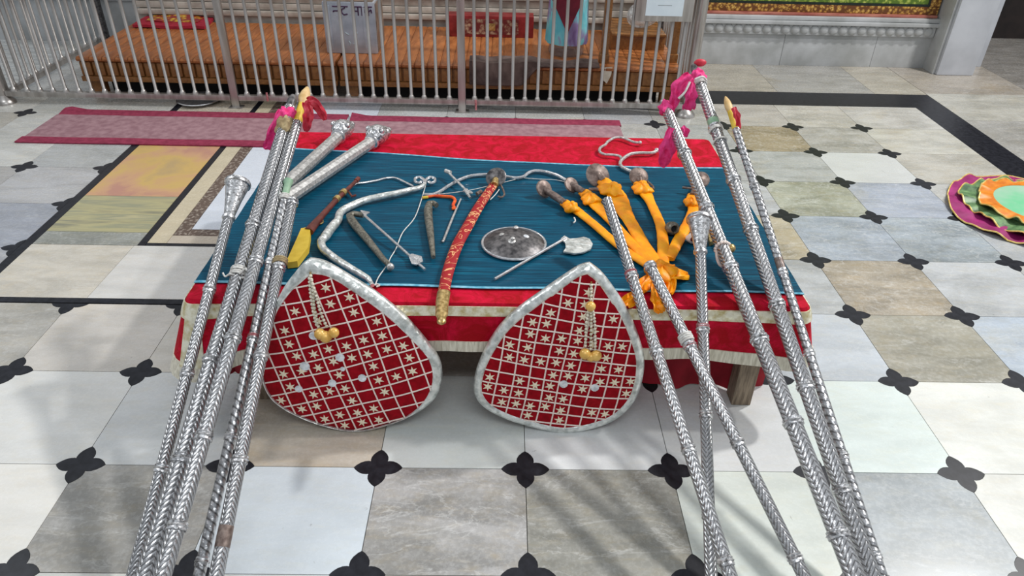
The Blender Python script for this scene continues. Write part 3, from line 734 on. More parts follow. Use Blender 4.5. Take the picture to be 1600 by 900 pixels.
# ================================================================== table and its cloths
H = .400
TX0, TX1, TY0, TY1 = -.938, .782, .245, 1.465
tb = thing('low_table', 'low wooden table hidden under red velvet cloth', 'table', (-.08, .85, 0))
MB().box(TX0, TX1, TY0, TY1, .355, .390, .004).build('table_top', M['leg_wood'], tb)
for x in (-.832, .648):
    for y in (.272, 1.36): MB().box(x, x+.06, y, y+.06, 0, .354, .003).build('leg', M['leg_wood'], tb)
MB().box(-.80, .68, .285, .31, .29, .354).build('apron', M['leg_wood'], tb)
def perim():
    r = .02; x0, x1, y0, y1 = TX0-.003, TX1+.003, TY0-.003, TY1+.003; P = []
    def seg(a, b, n, nv):
        for i in range(n): P.append((Vector(a).lerp(Vector(b), i/n), Vector(nv)))
    def arc(c, a0):
        for i in range(6):
            a = a0+PI/2*i/6; P.append((Vector((c[0]+r*math.cos(a), c[1]+r*math.sin(a))), Vector((math.cos(a), math.sin(a)))))
    arc((x0+r, y0+r), PI); seg((x0+r, y0), (x1-r, y0), 90, (0, -1)); arc((x1-r, y0+r), 1.5*PI); seg((x1, y0+r), (x1, y1-r), 50, (1, 0))
    arc((x1-r, y1-r), 0); seg((x1-r, y1), (x0+r, y1), 60, (0, 1)); arc((x0+r, y1-r), PI/2); seg((x0, y1-r), (x0, y0+r), 50, (-1, 0))
    return P
PER = perim()
def hemz(p):
    x, y = p
    if y < TY0+.1: return interp([-.95, -.7, -.22, .33, .76, .8], [.186, .218, .250, .232, .215, .235], x)
    if x < -.9: return interp([.25, .6, 1.4], [.186, .235, .24], y)
    return interp([.25, .5, 1.4], [.24, .26, .25], y) if x > .7 else .25
def skirt_pt(i, f, off=0):
    p, n = PER[i % len(PER)]; hz = hemz(p); zt = .3955
    s_ = i*.33
    corner = math.exp(-((p.x-TX0)**2+(p.y-TY0)**2)/.010)*.066+math.exp(-((p.x-TX1)**2+(p.y-TY0)**2)/.008)*.03
    out = .002+f*(.010+.009*math.sin(s_)*math.sin(s_*.37+1)+corner)+off
    rnd = .006*(1-max(0, 1-f*14))
    z = zt-f*(zt-hz)
    q = p+n*(out+rnd); return Vector((q.x, q.y, z))
tc = thing('velvet_tablecloth', 'crushed red velvet cloth with gold band covering the low table', 'tablecloth', (-.08, TY0, H))
m = MB(); N = len(PER); L = 10
vs = [skirt_pt(i, f/L) for f in range(L+1) for i in range(N)]
fs = [(f*N+i, f*N+(i+1) % N, (f+1)*N+(i+1) % N, (f+1)*N+i) for f in range(L) for i in range(N)]
fs.append(tuple(range(N)))
m.add(vs, fs); m.build('cloth', M['velvet'], tc, 50)
def band(f0, f1, off, rng, name, mat, t=.0015, extra=None):
    m = MB(); idx = list(rng); n = len(idx); fl = [f0, (f0+f1)/2, f1]
    A = [skirt_pt(i, f, off) for f in fl for i in idx]; B = [skirt_pt(i, f, off-t) for f in fl for i in idx]
    fs = []
    for f in range(2):
        for i in range(n-1):
            a = (f*n+i, f*n+i+1, (f+1)*n+i+1, (f+1)*n+i); fs.append(a); fs.append(tuple(3*n+k for k in reversed(a)))
    for i in range(n-1):
        fs.append((i+1, i, 3*n+i, 3*n+i+1)); fs.append((2*n+i, 2*n+i+1, 5*n+i+1, 5*n+i))
    m.add(A+B, fs); return m.build(name, M[mat], tc, 60)
front = range(0, 6+90+7)
band(.05, .25, .0035, front, 'gold_band', 'goldfoil', .003)
band(.05, .25, .0035, range(N-50, N+1), 'gold_band', 'goldfoil', .003)
band(.05, .25, .0035, range(6+90+6, 6+90+6+50), 'gold_band', 'goldfoil', .003)
band(.83, 1.06, .003, range(0, N+1), 'hem_fringe', 'fringe', .003)
# gold border falling down the front left corner
band(.22, .88, .0032, range(4, 8), 'gold_band', 'goldfoil', .003)
tr = thing('cloth_hanging', 'dark red cloth panel hanging behind the right table leg', 'cloth', (.58, .345, 0))
def uc(x0, x1, y, z0a, z0b, z1):
    def f(u, v):
        x = lerp(x0, x1, u); z0 = lerp(z0a, z0b, u); return Vector((x, y+.012*math.sin(14*u)*(1-v)+.006*math.sin(31*u), lerp(z0, z1, v)))
    return f
MB().sheet(uc(.33, .772, .352, .012, .004, .352), 30, 8, .003, (0, -1, 0)).build('cloth', M['under_red'], tr)
tr = thing('cloth_hanging', 'dark red cloth panel hanging behind the left table leg', 'cloth', (-.87, .345, 0))
MB().sheet(uc(-.925, -.77, .352, .03, .03, .352), 14, 8, .003, (0, -1, 0)).build('cloth', M['under_red'], tr)
# teal runner
rn = thing('satin_runner', 'teal slub satin cloth spread over the red tablecloth', 'cloth', (-.08, .8, H))
tealback = lambda x: interp([-.9, -.3, .2, .78], [1.290, 1.225, 1.175, 1.170], x)
def teal(u, v):
    x = lerp(TX0-.006, TX1+.007, u); yb = tealback(x)+.005*math.sin(9*x); yf = .315-.012*u+.003*math.sin(13*x)
    return Vector((x, lerp(yf, yb, v), H+.0008*math.sin(40*v+3*u)))
MB().sheet(teal, 60, 40, .0025, (0, 0, 1)).build('cloth', M['satin'], rn)
MB().sheet(lambda u, v: teal(u, -.002+.011*v)+Vector((0, 0, .0012)), 60, 1, .001, (0, 0, 1)).build('selvedge', M['satin_edge'], rn)
MB().sheet(lambda u, v: teal(u, .99+.011*v)+Vector((0, 0, .0012)), 60, 1, .001, (0, 0, 1)).build('selvedge', M['satin_edge'], rn)
HT = H+.0015
def T(px, py, h=0.0): return onz(px, py, HT+h)
def TP(pts, h, n=6): return catmull([T(x, y, h) for x, y in pts], n)

# ================================================================== silver staffs
class Pole: pass
def pole_line(top, bot, F, rt, rb, lift=0.0, cyc=None):
    at = lambda y: (top[0]+(bot[0]-top[0])*(y-top[1])/(bot[1]-top[1]), y)
    rm = (rt+rb)/2
    lo, hi = 380, 560
    for _ in range(50):
        md = (lo+hi)/2; q = onz(*at(md), H+rm*1.05+lift)
        if q.y > TY0-.008: lo = md
        else: hi = md
    K = onz(*at(lo), H+rm*1.05+lift); G = onz(*at(F), rb*1.02)
    d = K-G
    def tt(py):
        a, b = -0.5, 6
        for _ in range(60):
            c = (a+b)/2
            if proj(G+d*c)[1] > py: a = c
            else: b = c
        return a
    p = Pole(); p.G, p.d, p.tt = G, d, tt; p.len = d.length*tt(top[1]); p.z = d.normalized(); p.T = G+p.z*p.len
    p.rt, p.rb = rt, rb
    p.at = lambda py: d.length*tt(py)
    p.pt = lambda py, off=0: G+d*tt(py)
    p.r = lambda s: lerp(rb, rt, s/p.len)
    Z = p.z; X = Z.cross(Vector((0, 1, 0))).normalized(); Y = Z.cross(X)
    mm = Matrix.Identity(4)
    for i in range(3): mm[i][0] = X[i]; mm[i][1] = Y[i]; mm[i][2] = Z[i]; mm[i][3] = G[i]
    p.M = mm
    return p
poles = {}
def staff(key, label, top, bot, F, rt, rb, mat, rings, lift=0.0, end='flat', shaft_top=None, name='silver_staff'):
    p = pole_line(top, bot, F, rt, rb, lift)
    o = thing(name, label, 'staff', M=p.M, group='silver staffs leaning on the table'); p.o = o
    st = p.len if shaft_top is None else p.at(shaft_top)
    p.st = st
    m = MB(); n = 24
    m.lathe([(.001, 0)]+[(p.r(st*i/n), st*i/n) for i in range(n+1)]+[(.001, st)], 16, p.M); m.build('shaft', M[mat], o, 40)
    for py in rings:
        s = p.at(py); r = p.r(s)
        prof = [(r*.98, s-.011), (r*1.16, s-.010), (r*1.2, s-.006), (r*1.12, s-.003), (r*1.3, s), (r*1.12, s+.004), (r*1.18, s+.008), (r*.98, s+.011)]
        MB().lathe(prof, 16, p.M).build('ring', M['engraved'], o)
    poles[key] = p; return p
def flare(p, rim_py, neck_py, rr):
    s0, s1 = p.at(neck_py), p.at(rim_py)
    r0 = p.r(s0); L_ = s1-s0
    prof = [(r0, s0), (r0*1.3, s0+.004), (r0*1.3, s0+.012), (r0*1.05, s0+.016), (lerp(r0, rr, .16), s0+L_*.25), (lerp(r0, rr, .42), s0+L_*.55), (lerp(r0, rr, .72), s0+L_*.8), (rr*.93, s0+L_*.93), (rr*1.05, s0+L_*.945), (rr*1.06, s0+L_), (rr*.98, s0+L_+.006), (rr*.8, s0+L_+.002), (rr*.7, s0+L_*.9), (.001, s0+L_*.86)]
    MB().lathe(prof, 24, p.M).build('flared_head', M['engraved_fine'], p.o)
def ribbon(parent, pts, w, mat, name='ribbon', wdir=Vector((1, 0, 0)), t=.002, fold=.25):
    P_ = catmull(pts, 5); n = len(P_)-1; ws = w if hasattr(w, '__len__') else [w]*4
    def f(u, v):
        i = min(n, int(round(v*n))); p = P_[i]; ww = interp([k/(len(ws)-1) for k in range(len(ws))], ws, v)
        tng = (P_[min(n, i+1)]-P_[max(0, i-1)]).normalized(); sd = (wdir-tng*wdir.dot(tng)).normalized(); nn = sd.cross(tng)
        return p+sd*(u-.5)*ww*(1+.15*math.sin(v*17))+nn*ww*fold*(.5*math.sin(u*9+v*6)+.3*math.sin(u*17-v*13))
    return MB().sheet(f, 8, n, t, (0, -1, .2)).build(name, M[mat], parent, 60)
def wrap_clump(p, py, r, l, mat, seed, name='cloth_wrap'):
    s = p.at(py); rr = random.Random(seed); ph = [rr.uniform(0, 6) for _ in range(4)]
    def f(u, v):
        a = 2*PI*u; e = math.sin(PI*v)**.5 if 0 < v < 1 else 0
        q = r*(.75+.25*e)*(1+.14*math.sin(5*a+ph[0]+6*v)+.10*math.sin(9*a+ph[1]-8*v))
        if v in (0, 1): q *= .6
        return p.M @ Vector((q*math.cos(a), q*math.sin(a), s+(v-.5)*l+.006*math.sin(3*a+ph[2])))
    MB().grid(f, 28, 8).build(name, M[mat], p.o, 60)
def spear_tip(p, z0, pale_len, pale_r, mat0='yellow', neck_len=.05):
    MB().lathe([(p.rt*.95, z0), (p.rt*.8, z0+neck_len), (.001, z0+neck_len)], 14, p.M).build('painted_neck', M[mat0], p.o)
    z1 = z0+neck_len
    MB().lathe([(p.rt*.8, z1), (pale_r, z1+pale_len*.35), (pale_r*.8, z1+pale_len*.65), (pale_r*.35, z1+pale_len*.92), (.001, z1+pale_len)], 14, p.M).build('spear_tip', M['pale_wood'], p.o)
def cord_wrap(p, py, turns=3, mat='white_cord', pitch=.006, rr=.003, extra=1.08):
    s = p.at(py); r = p.r(s)*extra+rr*.5
    MB().tube([p.M @ Vector((r*math.cos(a*.5), r*math.sin(a*.5), s+pitch*a*.5/(2*PI))) for a in range(int(turns*4*PI)+1)], rr, 6, up=p.z).build('cord_wrap', M[mat], p.o)

# ---- left bundle
p = staff('L1', 'leftmost silver staff of the left bundle with flared trumpet head', (368, 300), (208, 900), 960, 0.014, 0.0155, 'chevron_fine', (452, 583, 732), lift=0, shaft_top=344)
flare(p, 286, 344, .036)
p = staff('L2', 'silver chevron staff with pink cloth and tan rag tied at its tip', (453, 168), (228, 900), 1040, 0.0178, 0.0225, 'chevron', (352, 562, 717), lift=.0)
wrap_clump(p, 196, .024, .07, 'rag', 1); wrap_clump(p, 180, .026, .045, 'pink', 2)
MB().lathe([(.014, p.len), (.015, p.len+.03), (.010, p.len+.05), (.001, p.len+.052)], 12, p.M).build('worn_tip', M['iron'], p.o)
d0 = proj(p.pt(180))[2]
ribbon(p.o, [atd(440, 172, d0-.03), atd(430, 195, d0-.03), atd(422, 222, d0-.01), atd(412, 232, d0)], [.02, .03, .035, .012], 'pink')
ribbon(p.o, [atd(432, 200, d0), atd(424, 226, d0), atd(420, 234, d0)], [.01, .02, .012], 'pink')
for py in (425, 432): cord_wrap(p, py, 2)
d1 = proj(p.pt(430))[2]-.02
MB().tube(catmull([atd(374, 428, d1), atd(384, 420, d1), atd(386, 432, d1), atd(376, 434, d1)], 5), .003, 6).build('cord_bow', M['white_cord'], p.o)
MB().tube(catmull([atd(372, 432, d1), atd(360, 428, d1), atd(352, 432, d1), atd(348, 426, d1)], 5), .0025, 6).build('cord_tail', M['white_cord'], p.o)
p = staff('L3', 'silver spear staff with yellow neck and pale point in the left bundle', (464, 192), (254, 900), 1170, 0.0168, .019, 'chevron', (408, 528, 682, 822), lift=.022)
spear_tip(p, p.len-.002, .085, .019, neck_len=.085)
d0 = proj(p.T)[2]
ribbon(p.o, [atd(478, 160, d0), atd(488, 158, d0-.03), atd(500, 172, d0-.02), atd(508, 188, d0)], [.025, .035, .03, .012], 'red_ribbon', wdir=Vector((.5, 0, 1)))
ribbon(p.o, [atd(480, 158, d0-.02), atd(482, 175, d0-.03), atd(480, 192, d0-.02), atd(478, 206, d0)], [.03, .035, .03, .012], 'red_ribbon')
p = staff('L4', 'thin twisted silver staff with pale green cap bound into the left bundle', (445, 308), (311, 900), 1010, 0.0115, 0.0138, 'spiral', (410, 530, 682, 878), lift=.002)
MB().lathe([(p.rt*.9, p.len-.002), (p.rt*.95, p.len+.045), (p.rt*1.2, p.len+.05), (p.rt*1.2, p.len+.062), (.001, p.len+.065)], 12, p.M).build('cap', M['green_glaze'], p.o)
cord_wrap(p, 312, 3); cord_wrap(p, 527, 2, 'red_thread', .0045, .0019, 1.03)
p = staff('L5', 'silver staff with bare brown worn patch, rightmost of the left bundle', (457, 314), (338, 900), 1060, 0.015, 0.0172, 'chevron_fine', (316, 418, 556, 718), lift=.003)
cord_wrap(p, 412, 3, 'rag')
s0, s1 = p.at(856), p.at(822)
MB().lathe([(p.r(s0)*1.012, s0), (p.r(s0)*1.03, (s0+s1)/2), (p.r(s1)*1.012, s1)], 16, p.M).build('bare_patch', M['bronze'], p.o)
# ---- right group
p = staff('R1', 'silver chevron staff with open tube end, nearest the orange-wrapped swords', (948, 312), (1141, 900), 1130, 0.0148, 0.016, 'chevron', (432, 548, 702, 878), lift=.012)
cord_wrap(p, 428, 2, 'red_thread', .0045, .0019, 1.03)
p = staff('R2', 'short silver staff crossing in front of the trumpet-headed one', (1014, 412), (1256, 900), 1100, 0.015, 0.015, 'chevron', (416, 540, 692, 872), lift=.014)
cord_wrap(p, 534, 4); cord_wrap(p, 542, 2, 'red_thread', .0045, .0019, 1.03)
p = staff('R3', 'silver staff with flared trumpet head, upright in the right group', (1093, 352), (1111, 900), 930, 0.015, 0.015, 'chevron_fine', (514, 648, 805), lift=0, shaft_top=398)
flare(p, 342, 398, .036); cord_wrap(p, 512, 2, 'red_thread', .0045, .0019, 1.03)
p = staff('R4', 'silver staff with pink net ribbon and bead knob in the right group', (1042, 172), (1336, 900), 1240, 0.018, 0.023, 'chevron', (240, 325, 418, 530, 660, 835))
wrap_clump(p, 170, .024, .05, 'pink', 4)
MB().lathe([(.012, p.len), (.012, p.len+.02), (.008, p.len+.035), (.001, p.len+.037)], 12, p.M).build('wooden_tip', M['pale_wood'], p.o)
d0 = proj(p.pt(200))[2]
ribbon(p.o, [atd(1050, 200, d0-.03), atd(1044, 225, d0-.02), atd(1040, 245, d0), atd(1036, 262, d0+.02)], [.02, .045, .055, .012], 'pink')
ribbon(p.o, [atd(1066, 198, d0), atd(1072, 206, d0), atd(1070, 214, d0)], [.014, .024, .012], 'pink')
s = p.at(388); r = p.r(s)
for k in range(16):
    a = 2*PI*k/16; q = p.M @ Vector((r*1.12*math.cos(a), r*1.12*math.sin(a), s+.006*math.sin(a))); MB().sphere(q, .005, 8, 6).build('bead', M['cream_cord'], p.o)
q = p.M @ Vector((0, 0, s)); e = atd(1142, 388, proj(q)[2]); MB().sphere(e, .0135, 14, 10).build('knob', M['gold_metal'], p.o)
q2 = atd(1120, 398, proj(q)[2]-.0); MB().tube(catmull([atd(1122, 385, proj(q)[2]), q2, atd(1124, 412, proj(q)[2]), atd(1132, 418, proj(q)[2])], 5), .005, 8).build('bead_string', M['cream_cord'], p.o)
p = staff('R5', 'tallest silver staff with pink ribbon and white cords at its top', (1089, 118), (1362, 900), 1110, 0.0182, 0.02, 'chevron', (200, 282, 358, 476, 604, 766))
wrap_clump(p, 122, .026, .05, 'pink', 6); cord_wrap(p, 134, 4); cord_wrap(p, 205, 2); cord_wrap(p, 222, 1)
MB().lathe([(.013, p.len), (.014, p.len+.03), (.009, p.len+.05), (.001, p.len+.052)], 12, p.M).build('worn_tip', M['iron'], p.o)
d0 = proj(p.pt(140))[2]
ribbon(p.o, [atd(1080, 118, d0-.03), atd(1064, 132, d0-.03), atd(1056, 150, d0-.02), atd(1052, 170, d0)], [.03, .05, .045, .015], 'pink')
ribbon(p.o, [atd(1082, 128, d0-.03), atd(1080, 150, d0-.03), atd(1076, 172, d0)], [.012, .04, .045], 'pink')
MB().tube(catmull([atd(1086, 124, d0-.03), atd(1098, 120, d0-.03), atd(1104, 126, d0-.02)], 5), .004, 6).build('cord_tail', M['white_cord'], p.o)
MB().tube(catmull([atd(1078, 128, d0-.035), atd(1070, 144, d0-.035), atd(1060, 154, d0-.03)], 5), .004, 6).build('cord_tail', M['white_cord'], p.o)
MB().sphere(atd(1094, 98, d0+.06), .022, 12, 8, None, (1, .5, .6)).build('petal_tip', M['red_ribbon'], p.o)
s = p.at(192); MB().lathe([(p.r(s)*1.02, s-.012), (p.r(s)*1.06, s), (p.r(s)*1.02, s+.012)], 14, p.M).build('green_band', M['green_glaze'], p.o)
p = staff('R6', 'thin twisted silver spear with yellow neck and red tie, far right', (1150, 202), (1378, 900), 1000, 0.0118, 0.013, 'spiral', (290, 425, 552, 712, 868))
spear_tip(p, p.len-.002, .065, .0125, neck_len=.075)
d0 = proj(p.T)[2]
ribbon(p.o, [atd(1146, 168, d0-.015), atd(1152, 182, d0-.015), atd(1155, 202, d0-.005)], [.015, .02, .012], 'red_ribbon')
s0, s1 = p.at(422), p.at(404); MB().lathe([(p.r(s0)*1.02, s0), (p.r(s1)*1.02, s1)], 14, p.M).build('bare_patch', M['bronze'], p.o)

# ---- two lion-headed maces lying on the table
def mace(A, B, label):
    a = onz(*A, HT+.031); b = onz(*B, HT+.031); d = (b-a); Z = d.normalized(); X = Z.cross(Vector((0, 0, 1))).normalized(); Y = X.cross(Z)
    if Y.z < 0: Y = -Y
    mm = Matrix.Identity(4)
    for i in range(3): mm[i][0] = X[i]; mm[i][1] = Y[i]; mm[i][2] = Z[i]; mm[i][3] = a[i]
    t = thing('lion_mace', label, 'mace', M=mm, group='lion-headed maces'); L_ = d.length
    MB().lathe([(.001, 0), (.0235, 0), (.0235, L_*.5), (.0235, L_), (.001, L_)], 10, mm).build('shaft', M['dull_silver'], t, 25)
    MB().lathe([(.024, L_-.006), (.030, L_-.002), (.030, L_+.008), (.024, L_+.012)], 16, mm).build('ring', M['plain_silver'], t)
    W = lambda x, y, z: mm @ Vector((x, y, z))
    R3_ = mm.to_3x3().to_4x4()
    h = MB().sphere(W(0, .014, L_+.045), .043, 14, 10, R3_, (1, .95, 1.15)).sphere(W(0, .006, L_+.095), .031, 12, 8, R3_, (1, .85, 1)).build('lion_head', M['engraved'], t)
    for s_ in (-1, 1):
        MB().sphere(W(s_*.028, .038, L_+.034), .013, 8, 6).build('ear', M['engraved'], h); MB().sphere(W(s_*.017, .028, L_+.088), .006, 8, 6).build('eye', M['iron'], h)
        MB().sphere(W(s_*.011, .008, L_+.118), .014, 8, 6).build('muzzle', M['engraved'], h)
    MB().sphere(W(0, -.016, L_+.105), .015, 8, 6).build('jaw', M['engraved'], h)
    return t
mace((437, 297), (528, 214), 'silver lion-headed mace with the head nearer the staffs')
mace((425, 326), (580, 222), 'silver lion-headed mace with the head farther right')

# ================================================================== things on the teal cloth
# rifle
t = thing('toy_rifle', 'brown rifle with yellow stock beside the left staffs', 'rifle', T(510, 345))
P_ = [T(558, 281, .012), T(548, 291, .012), T(525, 313, .012), T(505, 335, .012), T(492, 350, .013), T(482, 362, .014)]
MB().tube(P_, [.006, .007, .009, .010, .014, .017], 10, [.006, .007, .009, .010, .012, .013]).build('barrel', M['wood_red'], t)
MB().tube([T(560, 279, .012), T(556, 283, .012)], .0085, 10).build('muzzle', M['wood_red'], t)
for q in ((536, 301), (526, 311)): MB().tube([T(q[0]+2, q[1]-2, .012), T(q[0]-2, q[1]+2, .012)], .012, 10).build('gold_band', M['gold_metal'], t)
st = [T(x, y, 0) for x, y in ((472, 366), (486, 364), (486, 376), (483, 396), (466, 418), (450, 420), (450, 416), (464, 385))]
MB().prism([(q.x, q.y) for q in st], HT+.001, HT+.022).build('stock', M['yellow'], t)
MB().tube([T(498+7*math.cos(a*PI/6), 346+4*math.sin(a*PI/6), .006) for a in range(12)], .0025, 6, closed=True).build('trigger_guard', M['gold_metal'], t)
MB().tube([T(545, 300, .01), T(550, 307, .01), T(556, 305, .01)], .004, 6).build('bipod_stub', M['wood_red'], t)
# bow
bowp = [(664, 287), (656, 293), (640, 297), (620, 302), (595, 307), (570, 313), (548, 322), (532, 332), (528, 344), (517, 357), (508, 370), (502, 377), (504, 387), (513, 396), (530, 408), (548, 419), (565, 429), (576, 436), (582, 446)]
t = thing('silver_bow', 'silver-wrapped bow with scroll tip and loose white string', 'bow', T(540, 350))
P_ = TP(bowp, .0158, 5); n = len(P_)
MB().tube(P_, [.007+.006*math.sin(PI*min(1, max(0, (i/n-.02)*1.08)))**.6 if 0 < (i/n-.02)*1.08 < 1 else .006 for i in range(n)], 12).build('limb', M['tinfoil'], t)
MB().tube([P_[int(n*.47)], P_[int(n*.5)], P_[int(n*.53)], P_[int(n*.56)]], .0145, 12).build('grip', M['tinfoil'], t)
for s_ in (-1, 1):
    c = (664+s_*8, 281)
    MB().tube(catmull([T(664, 287, .012), T(664+s_*2, 281, .013), T(664+s_*8, 277, .013), T(664+s_*15, 279, .012), T(664+s_*15, 284, .011), T(664+s_*9, 286, .011), T(664+s_*6, 284, .011)], 4), .0055, 8).build('scroll', M['plain_silver'], t)
MB().tube(TP([(665, 289), (659, 310), (648, 340), (630, 362), (622, 380), (618, 390), (610, 403), (605, 414), (592, 432), (586, 446)], .004, 4), .0017, 6).build('string', M['white_cord'], t)
MB().tube(TP([(583, 446), (589, 444), (593, 446), (588, 448)], .004, 4), .0025, 6).build('loop', M['white_cord'], t)
t = MB().tube(TP([(548, 293), (556, 287), (570, 285), (588, 282), (604, 278), (618, 278), (632, 284), (646, 291)], .005, 5), .0042, 8, .003).build('silver_strip', M['plain_silver'], None)
tag(t, 'thin bent silver strip between the rifle muzzle and the bow', 'strip')
# club daggers
def club(pts, rads, label, knob=None, hk=None):
    t = thing('horn_dagger', label, 'dagger', T(*pts[0])); P_ = TP(pts, .014, 5)
    xs = [k/(len(rads)-1) for k in range(len(rads))]; n = len(P_)-1
    R_ = [interp(xs, rads, i/n) for i in range(n+1)]
    MB().tube(P_, R_, 12).build('blade', M['horn'], t)
    if knob: MB().sphere(T(*knob[0], .012), knob[1], 12, 8).build('knob', M['dull_silver'], t)
    if hk: MB().tube(TP(hk[0], .016, 5), hk[1], 10).build('handle', M['horn'], t)
    return t
club([(546, 337), (550, 345), (560, 358), (572, 372), (585, 388), (598, 404), (609, 415)], [.011, .014, .0135, .012, .0105, .009, .0075], 'grey dagger with bent handle lying beside the long arrow', ((610, 417), .0115), ([(547, 338), (552, 334), (560, 335), (568, 336)], .0095))
club([(671, 318), (669, 328), (670, 345), (673, 368), (675, 385), (677, 402)], [.011, .0145, .0135, .011, .009, .0065], 'upright grey tapered dagger below the orange trinket', None, ([(671, 319), (676, 317), (682, 321)], .009))
# arrows
def flat(poly, h, th, name, mat, par): return MB().prism([(q.x, q.y) for q in [T(x, y, h) for x, y in poly]], HT+h, HT+h+th).build(name, M[mat], par, 0)
t = thing('silver_arrow', 'silver arrow with broad fletching lying by the grey bent dagger', 'arrow', T(610, 372), 'silver arrows')
MB().tube([T(570, 337, .031), T(664, 421, .006)], .0042, 8).build('shaft', M['plain_silver'], t)
MB().prism([(q.x, q.y) for q in [T(x, y, .031) for x, y in ((563, 329), (578, 332), (573, 335), (571, 340))]], HT+.029, HT+.033).build('head', M['plain_silver'], t, 0)
flat(((638, 400), (644, 398), (659, 402), (661, 410), (650, 415), (643, 413)), .009, .004, 'fletching', 'plain_silver', t)
t = thing('silver_arrow', 'small dull arrow with split tail above the sword sheath', 'arrow', T(718, 287), 'silver arrows')
MB().tube([T(700, 269, .026), T(734, 303, .012)], .0042, 8).build('shaft', M['dull_silver'], t)
MB().tube([T(696, 267, .026), T(704, 270, .026)], .008, 8).build('head', M['dull_silver'], t)
for e in ((738, 302), (735, 309)): MB().tube([T(726, 297, .014), T(*e, .010)], .0045, 6).build('tail_fork', M['dull_silver'], t)
MB().tube([T(724, 299, .013), T(730, 296, .013)], .004, 6).build('binding', M['dull_silver'], t)
t = thing('orange_trinket', 'small orange-red painted hook trinket above the upright dagger', 'trinket', T(690, 308))
MB().tube(TP([(660, 309), (672, 307), (680, 306), (695, 307), (706, 308), (711, 313), (708, 320), (710, 325), (706, 326)], .006, 4), [.0045]*9+[.0055]*24, 8).build('body', M['scarlet'], t)
MB().tube([T(660, 309, .006), T(669, 308, .006)], .0052, 8).build('tip', M['yellow'], t)
t = thing('silver_rod', 'thin dull silver rod between the upright dagger and red sheath', 'rod', T(706, 342))
MB().tube([T(720, 311, .004), T(706, 343, .004), T(693, 376, .004)], [.003, .0042, .0042], 8).build('shaft', M['dull_silver'], t)
MB().sphere(T(692, 377, .0045), .0048, 8, 6).build('end_knob', M['dull_silver'], t)
# second bow behind
t = thing('slender_bow', 'slender plain silver bow lying along the back behind the sword hilt', 'bow', T(780, 280))
P_ = TP([(663, 304), (676, 304), (688, 299), (700, 291), (716, 282), (735, 275), (755, 273), (772, 273), (790, 276), (806, 278), (818, 276), (826, 270), (836, 267), (850, 268), (868, 273), (880, 279), (892, 287)], .008, 4)
MB().tube(P_, .0062, 8).build('limb', M['plain_silver'], t)
MB().tube(TP([(676, 304), (700, 302), (735, 297), (770, 289), (815, 278)], .004, 3), .0014, 5).build('string', M['white_cord'], t)
MB().tube(TP([(818, 278), (845, 280), (868, 281), (890, 286)], .004, 3), .0014, 5).build('string', M['white_cord'], t)
# sheathed sword
t = thing('sheathed_sword', 'sword in curved red brocade sheath with golden tip over the table edge', 'sword', T(730, 370))
P_ = TP([(772, 288), (758, 308), (744, 330), (730, 355), (716, 380), (706, 405), (698, 432), (693, 458)], .014, 5); n = len(P_)-1
MB().tube(P_, [lerp(.016, .0185, math.sin(PI*i/n)) for i in range(n+1)], 14, [.010]*(n+1)).build('sheath', M['brocade'], t)
cp_ = [P_[-1]+Vector((.0005, .004, .0)), onz(691, 474, HT+.014), onz(690, 492, HT+.014), onz(690, 506, HT+.014)]
MB().tube(catmull(cp_, 4), [.0185]*5+[.017]*4+[.012]*3+[.005], 14, [.0105]*9+[.008]*3+[.004]).build('chape', M['gold_metal'], t)
c = T(775, 277, .03); MB().lathe([(.001, -.004), (.034, -.003), (.038, 0), (.034, .004), (.012, .007), (.001, .012)], 22, Matrix.Translation(c) @ Euler((.75, 0, -.35)).to_matrix().to_4x4()).build('pommel_disc', M['iron'], t)
MB().tube([T(775, 279, .026), T(772, 290, .018)], [.011, .015], 10).build('grip', M['gold_metal'], t)
MB().tube(TP([(782, 288), (786, 296), (788, 304), (784, 308), (778, 307)], .012, 4), .0035, 6).build('knuckle_guard', M['bronze'], t)
MB().tube([T(752, 299, .016), T(745, 303, .014)], .007, 8).build('quillon', M['bronze'], t)
MB().tube(TP([(780, 296), (774, 304), (766, 312)], .02, 4), .0018, 5).build('cord', M['white_cord'], t)
# round shield
c = onz(803, 379, HT+.008)
rx = (onz(852, 380, HT).x-onz(754, 379, HT).x)/2
t = thing('round_shield', 'dark round metal shield with silver bosses at the middle of the table', 'shield', T(803, 379))
prof = [(rx, .0), (rx, .006), (rx*.96, .010), (rx*.7, .024), (rx*.4, .033), (rx*.15, .037), (.001, .038)]
MB().lathe([(.001, .001)]+prof, 40, Matrix.Translation((c.x, c.y, HT))).build('dome', M['iron'], t)
MB().tube([(c.x+rx*math.cos(a*PI/20), c.y+rx*math.sin(a*PI/20), HT+.006) for a in range(40)], .0045, 8, closed=True).build('rim', M['plain_silver'], t)
for (px, py, r) in ((821, 370, .013), (785, 367, .012), (806, 360, .009), (800, 377, .016), (801, 377, .008)):
    q = onz(px, py, HT+.03); MB().sphere((q.x, q.y, HT+.028 if r > .01 else HT+.04), r, 12, 8, None, (1, 1, .6)).build('boss', M['mirror' if px == 821 else 'dull_silver'], t)
# axe
t = thing('silver_axe', 'small silver axe with engraved crescent blade in front of the shield', 'axe', T(840, 405))
MB().tube([T(773, 436, .006), T(884, 372, .009)], .0046, 8).build('handle', M['plain_silver'], t)
flat(((876, 375), (882, 370), (890, 375), (902, 374), (912, 372), (921, 375), (926, 383), (923, 391), (912, 396), (897, 398), (880, 395), (884, 389), (883, 381)), .004, .005, 'blade', 'tinfoil', t)
